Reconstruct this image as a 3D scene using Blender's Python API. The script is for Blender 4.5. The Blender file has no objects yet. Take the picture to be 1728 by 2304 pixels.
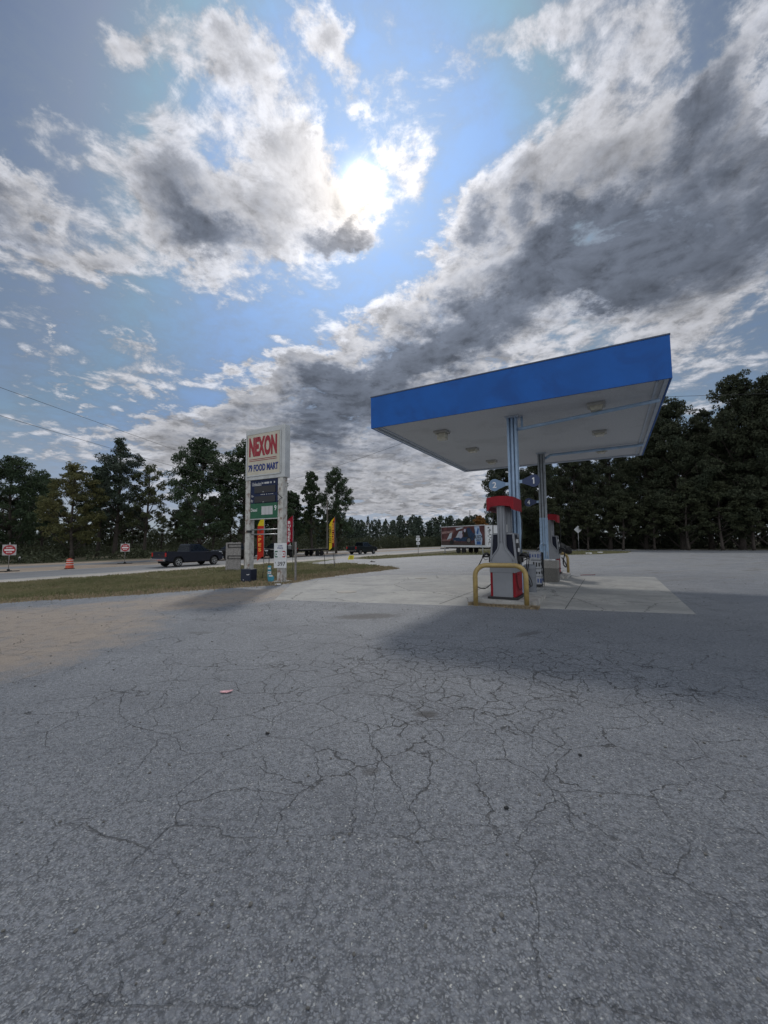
import bpy, bmesh, math, random
import numpy as np
from mathutils import Vector, Matrix, Euler, noise as mnoise
from mathutils.geometry import delaunay_2d_cdt

SC = bpy.context.scene
COL = SC.collection
R = math.radians

# ---------------------------------------------------------------- camera
cam = bpy.data.cameras.new("camera"); cam_o = bpy.data.objects.new("camera", cam); COL.objects.link(cam_o)
cam.sensor_fit = 'HORIZONTAL'; cam.sensor_width = 36.0; cam.lens = 36.0 * 905.7 / 1728.0
cam.clip_start = 0.05; cam.clip_end = 4000
cam_o.matrix_world = Matrix.Translation((0, 0, 1.5)) @ Euler((R(90 + 4.203), 0, 0)).to_matrix().to_4x4() @ Matrix.Rotation(R(-0.512), 4, 'Z')
SC.camera = cam_o
SC.render.resolution_x = 768; SC.render.resolution_y = 1024
SC.view_settings.view_transform = 'Standard'; SC.view_settings.look = 'None'
SC.view_settings.exposure = 0.15; SC.view_settings.gamma = 1.0
SC.cycles.max_bounces = 6; SC.cycles.diffuse_bounces = 3; SC.cycles.glossy_bounces = 3
SC.cycles.use_denoising = True

# ---------------------------------------------------------------- sky and sun
SUN_EL, SUN_AZ = R(42.94), R(-2.86)          # azimuth measured from +Y towards +X
SUN_DIR = Vector((math.sin(SUN_AZ) * math.cos(SUN_EL), math.cos(SUN_AZ) * math.cos(SUN_EL), math.sin(SUN_EL)))

class NT:
    """tiny node-tree helper"""
    def __init__(s, tree): s.t = tree; s.n = tree.nodes; s.l = tree.links
    def new(s, kind, **kw):
        n = s.n.new(kind)
        for k, v in kw.items(): setattr(n, k, v)
        return n
    def put(s, sock, v):
        if isinstance(v, bpy.types.NodeSocket): s.l.new(v, sock)
        elif v is not None:
            if isinstance(v, (tuple, list)) and len(v) == 3 and sock.type == 'RGBA': v = (*v, 1)
            sock.default_value = v
    def m(s, op, a, b=None, c=None, clamp=False):
        n = s.new('ShaderNodeMath', operation=op); n.use_clamp = clamp
        for i, v in enumerate((a, b, c)):
            if v is not None: s.put(n.inputs[i], v)
        return n.outputs[0]
    def v(s, op, a, b=None, scale=None):
        n = s.new('ShaderNodeVectorMath', operation=op)
        s.put(n.inputs[0], a)
        if b is not None: s.put(n.inputs[1], b)
        if scale is not None: s.put(n.inputs['Scale'], scale)
        return n.outputs['Value'] if op in ('LENGTH', 'DOT_PRODUCT', 'DISTANCE') else n.outputs[0]
    def ss(s, x, a, b, lo=0.0, hi=1.0, kind='SMOOTHSTEP'):
        n = s.new('ShaderNodeMapRange', interpolation_type=kind)
        for i, v in enumerate((x, a, b, lo, hi)): s.put(n.inputs[i], v)
        return n.outputs[0]
    def mix(s, f, a, b, blend='MIX'):
        n = s.new('ShaderNodeMix', data_type='RGBA', blend_type=blend)
        s.put(n.inputs[0], f); s.put(n.inputs[6], a); s.put(n.inputs[7], b)
        return n.outputs[2]
    def noise(s, vec, scale, detail=4, rough=.5, dist=0.0, color=False, lac=2.0, ntype=None):
        n = s.new('ShaderNodeTexNoise')
        if ntype: n.noise_type = ntype
        s.put(n.inputs['Vector'], vec); s.put(n.inputs['Scale'], scale); s.put(n.inputs['Detail'], detail)
        s.put(n.inputs['Roughness'], rough); s.put(n.inputs['Distortion'], dist); s.put(n.inputs['Lacunarity'], lac)
        return n.outputs['Color'] if color else n.outputs['Fac']
    def vor(s, vec, scale, feature='F1', out='Distance', rnd=1.0):
        n = s.new('ShaderNodeTexVoronoi', feature=feature)
        s.put(n.inputs['Vector'], vec); s.put(n.inputs['Scale'], scale); s.put(n.inputs['Randomness'], rnd)
        return n.outputs[out]
    def mapping(s, vec, loc=(0, 0, 0), rot=(0, 0, 0), scale=(1, 1, 1), kind='TEXTURE'):
        n = s.new('ShaderNodeMapping', vector_type=kind)
        s.put(n.inputs['Vector'], vec); s.put(n.inputs['Location'], loc); s.put(n.inputs['Rotation'], rot); s.put(n.inputs['Scale'], scale)
        return n.outputs[0]
    def sep(s, vec):
        n = s.new('ShaderNodeSeparateXYZ'); s.put(n.inputs[0], vec); return n.outputs
    def comb(s, x, y, z):
        n = s.new('ShaderNodeCombineXYZ')
        for i, v in enumerate((x, y, z)): s.put(n.inputs[i], v)
        return n.outputs[0]

# cloud banks as patches of sky: centre direction, orientation, angular half-axes, strength
CLOUDS = [
  (-0.306, 0.55, 0.777, -0.652, -0.212, 0.24, 0.15, 0.049, 1.0),
  (-0.414, 0.538, 0.734, -0.723, -0.202, 0.432, 0.044, 0.032, 0.6),
  (-0.059, 0.615, 0.786, -0.444, 0.515, 0.897, 0.074, 0.039, 1.0),
  (-0.095, 0.574, 0.813, -0.582, 0.231, 0.497, 0.057, 0.038, 0.7),
  (-0.358, 0.691, 0.627, -0.888, -0.102, 0.396, 0.164, 0.089, 0.95),
  (-0.214, 0.66, 0.72, -0.7, -0.344, -0.067, 0.105, 0.068, 0.55),
  (-0.12, 0.736, 0.666, -0.827, -0.184, -0.005, 0.146, 0.09, 1.1),
  (-0.268, 0.78, 0.566, -0.959, 0.171, 0.45, 0.157, 0.063, 0.9),
  (-0.312, 0.722, 0.617, -0.903, 0.069, 0.461, 0.113, 0.062, 0.7),
  (0.022, 0.589, 0.808, -0.364, 0.527, 0.885, 0.074, 0.043, 0.6),
  (0.05, 0.709, 0.704, -0.346, 0.725, 1.002, 0.061, 0.034, 0.7),
  (-0.565, 0.642, 0.518, -1.023, 0.09, 0.776, 0.114, 0.066, 0.95),
  (-0.588, 0.598, 0.545, -0.965, -0.295, 0.578, 0.047, 0.041, 0.6),
  (-0.487, 0.701, 0.52, -0.943, -0.482, 0.283, 0.128, 0.043, 0.5),
  (0.241, 0.745, 0.622, -0.888, -0.169, -0.449, 0.133, 0.077, 1.0),
  (0.165, 0.776, 0.609, -0.915, -0.06, -0.256, 0.073, 0.059, 0.9),
  (0.347, 0.641, 0.685, -0.817, -0.01, -0.506, 0.129, 0.058, 0.8),
  (0.417, 0.672, 0.612, -0.91, -0.086, -0.622, 0.188, 0.092, 1.1),
  (0.527, 0.674, 0.517, -1.025, 0.103, -0.602, 0.134, 0.095, 1.1),
  (0.268, 0.815, 0.514, -1.022, -0.164, -0.418, 0.248, 0.095, 1.2),
  (0.036, 0.895, 0.445, -1.084, -0.311, -0.201, 0.273, 0.088, 1.2),
  (-0.052, 0.938, 0.342, -1.214, -0.207, -0.021, 0.295, 0.131, 1.1),
  (-0.188, 0.899, 0.395, -1.134, -0.368, 0.04, 0.125, 0.045, 0.8),
  (-0.343, 0.89, 0.3, -1.255, -0.261, 0.283, 0.158, 0.056, 1.0),
  (-0.143, 0.953, 0.268, -1.299, -0.03, 0.14, 0.333, 0.1, 0.9),
  (0.211, 0.577, 0.789, -0.652, 0.117, -0.199, 0.095, 0.04, 0.9),
  (0.497, 0.527, 0.69, -0.808, 0.065, -0.694, 0.052, 0.07, 1.0),
  (0.587, 0.585, 0.56, -0.55, 0.853, 0.101, 0.066, 0.042, 0.8),
  (0.345, 0.573, 0.743, -0.732, -0.019, -0.563, 0.072, 0.074, 0.55),
  (-0.512, 0.791, 0.336, -1.219, -0.225, 0.493, 0.08, 0.034, 0.95),
  (-0.584, 0.711, 0.392, -1.146, -0.313, 0.55, 0.02, 0.011, 0.9),
  (-0.602, 0.742, 0.295, -1.27, -0.098, 0.651, 0.028, 0.01, 0.7),
  (-0.527, 0.573, 0.628, -0.883, -0.15, 0.622, 0.034, 0.02, 0.45),
  (0.024, 0.987, 0.16, -1.41, -0.036, -0.03, 0.422, 0.115, 0.75),
  (0.585, 0.706, 0.398, -1.16, 0.07, -0.662, 0.134, 0.092, 1.0),
  (0.33, 0.862, 0.384, -1.176, 0.032, -0.352, 0.215, 0.121, 0.9),
  (-0.42, 0.881, 0.219, -1.349, -0.092, 0.424, 0.288, 0.061, 0.4),
  (-0.419, 0.589, 0.691, -0.807, 0.048, 0.665, 0.115, 0.071, 0.3),
  (-0.624, 0.704, 0.339, -1.22, -0.169, 0.664, 0.082, 0.016, 0.5),
  (-0.43, 0.752, 0.5, -1.042, -0.132, 0.442, 0.145, 0.06, 0.35),
  (-0.614, 0.668, 0.421, -1.134, -0.094, 0.699, 0.091, 0.055, 0.3),
  (-0.156, 0.621, 0.768, -0.552, -0.446, -0.364, 0.078, 0.044, 0.6),
  (-0.22, 0.581, 0.784, -0.423, 0.537, 1.21, 0.054, 0.051, 0.6),
  (0.147, 0.953, 0.266, -1.302, -0.051, -0.167, 0.294, 0.089, 1.0),
  (-0.146, 0.978, 0.148, -1.422, 0.02, 0.151, 0.339, 0.068, 0.8),
  (-0.513, 0.831, 0.218, -1.345, -0.243, 0.498, 0.166, 0.048, 0.55),
  (0.504, 0.603, 0.619, -0.882, 0.235, -0.507, 0.085, 0.047, 0.9),
  (0.4, 0.549, 0.734, -0.733, 0.161, -0.454, 0.067, 0.042, 0.7),
  (-0.156, 0.691, 0.706, -0.774, -0.159, 0.061, 0.086, 0.046, 0.8),
  (0.256, 0.845, 0.47, -1.069, -0.21, -0.408, 0.114, 0.059, 0.9),
  (-0.509, 0.616, 0.601, -0.831, -0.471, 0.298, 0.08, 0.03, 0.35),
  (0.49, 0.832, 0.258, -1.309, 0.075, -0.512, 0.199, 0.078, 0.6),
  (0.081, 0.993, 0.091, -1.48, 0.016, -0.08, 0.32, 0.034, 0.9),
]
CLOUD_CORES = [
  (0.473, 0.673, 0.568, -0.965, -0.058, -0.652, 0.155, 0.074, 1.05),
  (0.489, 0.581, 0.65, -0.859, -0.095, -0.781, 0.049, 0.042, 0.9),
  (0.385, 0.75, 0.538, -1.001, 0.074, -0.427, 0.182, 0.068, 1.0),
  (0.161, 0.88, 0.447, -1.094, -0.223, -0.295, 0.26, 0.061, 1.1),
  (-0.074, 0.937, 0.342, -1.194, -0.382, -0.067, 0.165, 0.081, 0.9),
  (-0.16, 0.923, 0.349, -1.201, -0.269, 0.069, 0.09, 0.074, 0.5),
  (0.539, 0.693, 0.478, -1.065, 0.158, -0.574, 0.139, 0.048, 0.6),
  (-0.31, 0.741, 0.595, -0.929, 0.099, 0.47, 0.088, 0.042, 0.8),
  (-0.092, 0.768, 0.634, -0.883, 0.059, 0.168, 0.08, 0.03, 0.85),
  (-0.067, 0.743, 0.666, -0.76, -0.404, -0.302, 0.037, 0.017, 0.6),
  (0.175, 0.775, 0.608, -0.909, -0.153, -0.34, 0.046, 0.032, 0.8),
  (0.272, 0.73, 0.627, -0.884, -0.147, -0.477, 0.034, 0.023, 0.6),
  (-0.591, 0.619, 0.517, -1.028, 0.035, 0.783, 0.041, 0.037, 0.6),
  (0.594, 0.612, 0.523, -1.011, 0.176, -0.661, 0.043, 0.057, 0.6),
  (-0.032, 0.968, 0.248, -1.319, 0.048, 0.045, 0.224, 0.068, 0.4),
  (-0.367, 0.675, 0.639, -0.812, -0.378, 0.161, 0.075, 0.039, 0.3),
  (-0.344, 0.894, 0.286, -1.281, -0.06, 0.349, 0.144, 0.026, 0.35),
  (0.494, 0.532, 0.688, -0.753, 0.338, -0.408, 0.043, 0.033, 0.3),
]

def patch_sum(t, d, patches, soft=1.0):
    acc = None
    for (x, y, z, a, b, c, rx, ry, amp) in patches:
        L = t.v('LENGTH', t.mapping(d, (x, y, z), (a, b, c), (rx, ry, max(rx, ry))))
        f = t.ss(L, 0.25, 1.55, amp, 0.0)
        acc = f if acc is None else t.m('ADD', acc, f)
    return acc

def relief_group():
    g = bpy.data.node_groups.new('cloud_relief', 'ShaderNodeTree')
    g.interface.new_socket('Plane', in_out='INPUT', socket_type='NodeSocketVector')
    g.interface.new_socket('Relief', in_out='OUTPUT', socket_type='NodeSocketFloat')
    t = NT(g); gi = t.new('NodeGroupInput'); go = t.new('NodeGroupOutput'); q = gi.outputs[0]
    n1 = t.noise(q, 5.2, 10, .64, 0.5)
    n2 = t.noise(t.v('ADD', q, (3.1, 1.7, 0)), 15.0, 7, .66, .3)
    v1 = t.vor(t.v('ADD', q, t.v('SCALE', t.noise(q, 14, 4, .6, color=True), scale=.10)), 11.0)     # billows
    r = t.m('ADD', t.m('SUBTRACT', n1, .5), t.m('MULTIPLY', t.m('SUBTRACT', n2, .5), .62))
    t.put(go.inputs[0], t.m('ADD', r, t.m('MULTIPLY', t.m('SUBTRACT', .42, v1), .16)))
    return g

world = bpy.data.worlds.new("World"); SC.world = world; world.use_nodes = True
wt = world.node_tree; wt.nodes.clear(); t = NT(wt)
sky = t.new('ShaderNodeTexSky', sky_type='NISHITA')
sky.sun_disc = False; sky.sun_elevation = SUN_EL; sky.sun_rotation = SUN_AZ
sky.air_density = 1.0; sky.dust_density = 1.3; sky.ozone_density = 1.5; sky.altitude = 80
tc = t.new('ShaderNodeTexCoord'); D0 = t.v('NORMALIZE', tc.outputs['Generated'])
def plane(d):                                                    # the cloud deck, seen in perspective
    s = t.sep(d); k = t.m('ADD', t.m('MAXIMUM', s[2], 0.0), 0.16)
    return t.v('SCALE', t.comb(t.m('DIVIDE', s[0], k), t.m('DIVIDE', s[1], k), 0.0), scale=.72)
q0 = plane(D0)
toward = t.v('NORMALIZE', t.v('SUBTRACT', tuple(SUN_DIR), D0))
q1 = plane(t.v('ADD', D0, t.v('SCALE', toward, scale=0.016)))
RG = relief_group()
ga = t.new('ShaderNodeGroup'); ga.node_tree = RG; t.put(ga.inputs[0], q0)
gb = t.new('ShaderNodeGroup'); gb.node_tree = RG; t.put(gb.inputs[0], q1)
rel, relb = ga.outputs[0], gb.outputs[0]
w1 = t.noise(q0, 3.4, 8, .66, color=True)
dw = t.v('ADD', D0, t.v('SCALE', t.v('SUBTRACT', w1, (.5, .5, .5)), scale=0.34))
cover = patch_sum(t, dw, CLOUDS); corep = patch_sum(t, dw, CLOUD_CORES)
da = t.m('ADD', t.m('SUBTRACT', t.m('MULTIPLY', t.m('MINIMUM', t.m('ADD', cover, t.m('MULTIPLY', corep, .35)), 1.45), .52), 0.215), t.m('MULTIPLY', rel, 1.75))
sd = t.v('DOT_PRODUCT', D0, tuple(SUN_DIR))
ang = t.m('ARCCOSINE', t.m('MINIMUM', sd, 0.999999))
near = t.m('EXPONENT', t.m('MULTIPLY', ang, -3.2))             # broad forward-scatter brightening round the sun
tight = t.m('EXPONENT', t.m('MULTIPLY', ang, -15.0))
zz = t.sep(D0)[2]
alpha = t.ss(da, -0.10, 0.34)
thin = t.ss(da, -0.55, 0.12, 0.0, 0.52)                        # thin veil between the clouds
rim = t.m('MULTIPLY', t.m('SUBTRACT', rel, relb), 1.7)
core = t.m('ADD', t.m('MULTIPLY', corep, 1.12), t.m('MULTIPLY', rel, 1.35))
thick = t.m('MULTIPLY', t.ss(core, -0.15, 1.15), t.ss(da, -.05, .3))
depth = t.ss(da, 0.15, 0.95)
# cloud radiance (sky units: times 0.1 strength)
bright = t.m('ADD', 3.15, t.m('MULTIPLY', near, 5.7))
bright = t.m('MULTIPLY', bright, t.ss(rim, -0.27, 0.27, 0.50, 1.55, 'LINEAR'))
bright = t.m('MULTIPLY', bright, t.ss(depth, 0, 1, 1.22, 0.62))
bright = t.m('MULTIPLY', bright, t.m('ADD', 1.0, t.m('MULTIPLY', relb, 1.25)))
bright = t.m('MULTIPLY', bright, t.m('SUBTRACT', 1.0, t.m('MULTIPLY', thick, 0.64)))
cold = t.mix(thick, (.955, .97, 1.04), (.80, .93, 1.20))
cold = t.mix(t.m('MULTIPLY', tight, 1.6, clamp=True), cold, (1.08, .99, .90))
cloudc = t.v('MULTIPLY', cold, t.comb(bright, bright, bright))
blue = t.v('MINIMUM', t.v('MULTIPLY', sky.outputs[0], (0.68, .735, .77)), (2.4, 3.8, 6.5))
lift = t.ss(near, 0.0, 0.6, .70, 1.35)
blue = t.v('MULTIPLY', blue, t.comb(lift, lift, lift))
veil = t.m('ADD', 1.7, t.m('MULTIPLY', near, 5.2))
c = t.mix(thin, blue, t.v('MULTIPLY', (.76, .96, 1.22), t.comb(veil, veil, veil)))
horizon = t.ss(zz, 0.0, 0.30, .75, 0.0)
c = t.mix(horizon, c, (3.6, 3.9, 4.3))
c = t.mix(alpha, c, cloudc)
halo = t.m('ADD', t.m('MULTIPLY', tight, 2.2), t.m('MULTIPLY', t.m('EXPONENT', t.m('MULTIPLY', t.m('MULTIPLY', ang, ang), -1300.0)), 24.0))
halo = t.m('MULTIPLY', halo, t.m('SUBTRACT', 1.0, t.m('MULTIPLY', thick, .95)))
c = t.v('ADD', c, t.v('MULTIPLY', (1.0, .97, .92), t.comb(halo, halo, halo)))
lp = t.ss(zz, -0.02, 0.0, 0.35, 1.0)
# bright cloud deck added out of view behind the camera to lift the fill
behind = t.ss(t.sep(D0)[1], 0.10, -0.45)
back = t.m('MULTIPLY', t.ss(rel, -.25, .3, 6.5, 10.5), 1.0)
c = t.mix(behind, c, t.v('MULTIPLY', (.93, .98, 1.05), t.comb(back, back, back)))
c = t.v('MULTIPLY', c, t.comb(lp, lp, lp))
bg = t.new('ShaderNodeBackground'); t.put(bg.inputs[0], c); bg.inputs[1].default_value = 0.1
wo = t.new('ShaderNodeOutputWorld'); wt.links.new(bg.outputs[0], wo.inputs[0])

sun = bpy.data.lights.new("sun", 'SUN'); sun.energy = 1.2; sun.angle = R(4.5); sun.color = (1.0, .955, .89)
sun_o = bpy.data.objects.new("sun", sun); COL.objects.link(sun_o)
sun_o.rotation_euler = SUN_DIR.to_track_quat('Z', 'Y').to_euler(); sun_o.location = (0, 0, 30)

# ---------------------------------------------------------------- materials
def mat(name, col=(.5, .5, .5), rough=.6, metal=0.0, var=0.0, vscale=6.0, bump=0.0, bscale=40.0, grime=None, gscale=3.0, gamt=0.4, spec=.5, coat=0.0):
    m = bpy.data.materials.new(name); m.use_nodes = True
    nt = m.node_tree; nt.nodes.clear(); t = NT(nt)
    b = t.new('ShaderNodeBsdfPrincipled'); o = t.new('ShaderNodeOutputMaterial'); nt.links.new(b.outputs[0], o.inputs[0])
    geo = t.new('ShaderNodeTexCoord').outputs['Object']
    c = (*col, 1)
    if var > 0:
        n = t.noise(geo, vscale, 5, .6)
        c = t.mix(t.ss(n, .3, .7), tuple(x * (1 - var) for x in col), tuple(min(1, x * (1 + var)) for x in col))
    if grime is not None:
        n = t.noise(geo, gscale, 6, .65, .5)
        c = t.mix(t.m('MULTIPLY', t.ss(n, .48, .68), gamt), c, grime)
    t.put(b.inputs['Base Color'], c)
    t.put(b.inputs['Roughness'], rough); t.put(b.inputs['Metallic'], metal); t.put(b.inputs['Specular IOR Level'], spec)
    if coat: t.put(b.inputs['Coat Weight'], coat); t.put(b.inputs['Coat Roughness'], .05)
    if bump > 0:
        bp = t.new('ShaderNodeBump'); t.put(bp.inputs['Strength'], bump); t.put(bp.inputs['Distance'], .01)
        t.put(bp.inputs['Height'], t.noise(geo, bscale, 4, .6)); nt.links.new(bp.outputs[0], b.inputs['Normal'])
    m['t'] = 1
    return m

def lot_material():
    m = bpy.data.materials.new('weathered_asphalt'); m.use_nodes = True; nt = m.node_tree; nt.nodes.clear(); t = NT(nt)
    b = t.new('ShaderNodeBsdfPrincipled'); o = t.new('ShaderNodeOutputMaterial'); nt.links.new(b.outputs[0], o.inputs[0])
    p = t.new('ShaderNodeTexCoord').outputs['Object']
    big = t.noise(p, .22, 5, .6, .4); mid = t.noise(p, 1.6, 6, .65, .3); fine = t.noise(p, 38, 5, .7)
    col = t.mix(t.ss(big, .35, .65), (.238, .256, .288), (.335, .350, .378))
    col = t.mix(t.m('MULTIPLY', t.ss(mid, .35, .7), .55), col, (.155, .165, .192))
    blot = t.noise(t.v('ADD', p, (11, 3, 0)), .55, 5, .62, 1.2)
    col = t.mix(t.ss(blot, .50, .72, 0, .38), col, (.105, .112, .130))
    # exposed aggregate
    wp = t.v('ADD', p, t.v('SCALE', t.noise(p, 52, 3, .6, color=True), scale=.024))
    stone = t.new('ShaderNodeTexVoronoi', feature='F1'); t.put(stone.inputs['Vector'], wp); t.put(stone.inputs['Scale'], 92.0)
    sr = t.sep(stone.outputs['Color'])
    col = t.mix(t.ss(sr[0], 0.0, 1.0, 0.05, .58, 'LINEAR'), col, t.mix(t.m('POWER', sr[1], 1.5), (.10, .11, .128), (.50, .50, .49)))
    tar_shade = t.m('MULTIPLY', t.ss(stone.outputs['Distance'], .30, .60), t.ss(t.noise(p, 24, 4, .7), .38, .60, .35, 1.1))  # tar between stones, darkened further to paint shade into the pits
    col = t.mix(t.m('MULTIPLY', tar_shade, .66), col, (.040, .043, .050))
    col = t.mix(t.m('MULTIPLY', t.ss(fine, .5, .72), .25), col, (.30, .30, .29))
    rare = t.m('MULTIPLY', t.m('GREATER_THAN', sr[2], .985), t.m('LESS_THAN', stone.outputs['Distance'], .35))
    col = t.mix(rare, col, (.55, .54, .50))
    # worn sandy area on the left of the lot and along the verge
    tan = t.ss(t.v('LENGTH', t.mapping(p, (-7.6, 6.3, 0), (0, 0, R(-40)), (3.5, 3.6, 10))), .75, 1.15, 1, 0)
    tan2 = t.ss(t.v('LENGTH', t.mapping(p, (-5.2, 10.6, 0), (0, 0, R(38)), (5.5, 1.6, 10))), .55, 1.15, .8, 0)
    wn = t.noise(p, 1.5, 9, .74, .5)
    tanm = t.m('MULTIPLY', t.m('ADD', t.m('MAXIMUM', tan, tan2), t.m('MULTIPLY', t.m('SUBTRACT', wn, .5), 3.2), clamp=True), t.m('GREATER_THAN', t.m('MAXIMUM', tan, tan2), .02))
    col = t.mix(t.m('MULTIPLY', tanm, .85), col, t.mix(fine, (.25, .195, .145), (.44, .355, .275)))
    col = t.mix(t.m('MULTIPLY', tanm, t.ss(t.noise(p, 5.0, 5, .75), .52, .66, 0, .6)), col, (.13, .11, .095))
    # far end of the lot: pale and broken
    yy = t.sep(p)
    far = t.m('MULTIPLY', t.ss(yy[1], 11, 20), .55)
    st = t.noise(t.mapping(p, (0, 0, 0), (0, 0, R(25)), (3.0, .55, 1), 'TEXTURE'), .9, 7, .68, .4)
    col = t.mix(t.m('MULTIPLY', far, t.ss(st, .35, .62)), col, (.30, .295, .285))
    col = t.mix(t.m('MULTIPLY', far, t.ss(st, .53, .66, 0, 1.5)), col, (.11, .105, .098))
    st2 = t.noise(t.mapping(p, (0, 0, 0), (0, 0, R(-12)), (2.2, .35, 1), 'TEXTURE'), 1.7, 7, .72, .4)
    col = t.mix(t.m('MULTIPLY', t.ss(yy[1], 8, 16), t.ss(st2, .54, .68, 0, .55)), col, (.15, .145, .14))
    # oil stains
    for (x, y, a, rx, ry, k) in ((-.35, 8.25, 10, .75, .34, .75), (.36, 3.62, 0, .11, .075, .8), (2.3, 6.6, 30, .35, .1, .45), (-3.1, 6.9, 0, .25, .12, .4), (-.1, 2.75, 20, .07, .05, .55)):
        e = t.v('LENGTH', t.mapping(p, (x, y, 0), (0, 0, R(a)), (rx, ry, 10)))
        e = t.m('ADD', e, t.m('MULTIPLY', t.m('SUBTRACT', t.noise(p, 9, 4, .7), .5), 1.1))
        col = t.mix(t.ss(e, .5, 1.15, k, 0), col, (.045, .040, .036))
    # cracks: long ones everywhere, a fine alligator network in the worn patch before the pumps
    jit = t.v('SCALE', t.v('SUBTRACT', t.noise(p, 9.0, 3, .6, color=True), (.5, .5, .5)), scale=.10)
    cw = t.v('ADD', t.v('ADD', p, jit), t.v('SCALE', t.v('SUBTRACT', t.noise(p, 1.2, 2, .5, color=True), (.5, .5, .5)), scale=.55))
    e1 = t.vor(cw, .75, 'DISTANCE_TO_EDGE'); wv = t.ss(t.noise(p, 2.3, 4, .7), .35, .68, .45, 1.0)
    k1 = t.ss(t.m('DIVIDE', e1, wv), .0010, .0034, .72, 0)
    k1 = t.m('MULTIPLY', k1, t.ss(t.noise(p, .5, 3, .6), .40, .50))
    e3 = t.vor(t.v('ADD', cw, (7.3, 2.1, 0)), 2.1, 'DISTANCE_TO_EDGE')
    k3 = t.ss(t.m('DIVIDE', e3, wv), .004, .012, .9, 0)
    web = t.ss(t.v('LENGTH', t.mapping(p, (.5, 4.3, 0), (0, 0, 0), (4.2, 2.7, 10))), .45, 1.25, .16, 0)
    k3 = t.m('MULTIPLY', k3, t.ss(t.m('ADD', web, t.noise(t.v('ADD', p, (4, 9, 0)), .9, 3, .6)), .50, .62))
    e2 = t.vor(t.v('ADD', cw, (1.3, 5.1, 0)), 4.2, 'DISTANCE_TO_EDGE'); k2 = t.ss(t.m('DIVIDE', e2, wv), .008, .028, 1, 0)
    al = t.ss(t.v('LENGTH', t.mapping(p, (1.25, 5.0, 0), (0, 0, R(-18)), (2.7, 1.35, 10))), .35, 1.3, 1, 0)
    al = t.m('ADD', al, t.ss(t.v('LENGTH', t.mapping(p, (.45, 3.9, 0), (0, 0, R(30)), (1.3, 1.3, 10))), .3, 1.3, .8, 0))
    al = t.m('ADD', al, t.ss(t.v('LENGTH', t.mapping(p, (-2.6, 9.6, 0), (0, 0, R(10)), (3.5, 1.2, 10))), .3, 1.2, .7, 0))
    k2 = t.m('MULTIPLY', k2, t.ss(t.m('ADD', al, t.m('MULTIPLY', t.m('SUBTRACT', t.noise(p, 1.4, 3, .6), .5), 2.2)), .55, .85))
    k1 = t.m('MULTIPLY', t.m('MAXIMUM', k1, k3), t.ss(t.sep(p)[1], 1.2, 3.2, .45, 1.0))
    crack = t.m('MAXIMUM', k1, k2)
    col = t.mix(t.m('MULTIPLY', crack, .86), col, (.020, .019, .018))
    halo = t.m('MULTIPLY', t.ss(e1, .0, .06, .22, 0), t.ss(t.noise(p, .75, 3, .6), .46, .54))
    t.put(b.inputs['Base Color'], col)
    t.put(b.inputs['Roughness'], t.ss(sr[1], 0, 1, .50, .72, 'LINEAR')); t.put(b.inputs['Specular IOR Level'], .42)
    h = t.m('ADD', t.m('MULTIPLY', t.m('MINIMUM', stone.outputs['Distance'], .7), -.65), t.m('MULTIPLY', fine, 1.7))
    h = t.m('ADD', h, t.m('MULTIPLY', sr[0], .35)); h = t.m('SUBTRACT', h, t.m('MULTIPLY', crack, 2.2))
    bp = t.new('ShaderNodeBump'); t.put(bp.inputs['Strength'], 1.0); t.put(bp.inputs['Distance'], .0085); t.put(bp.inputs['Height'], h)
    nt.links.new(bp.outputs[0], b.inputs['Normal'])
    return m

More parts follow.
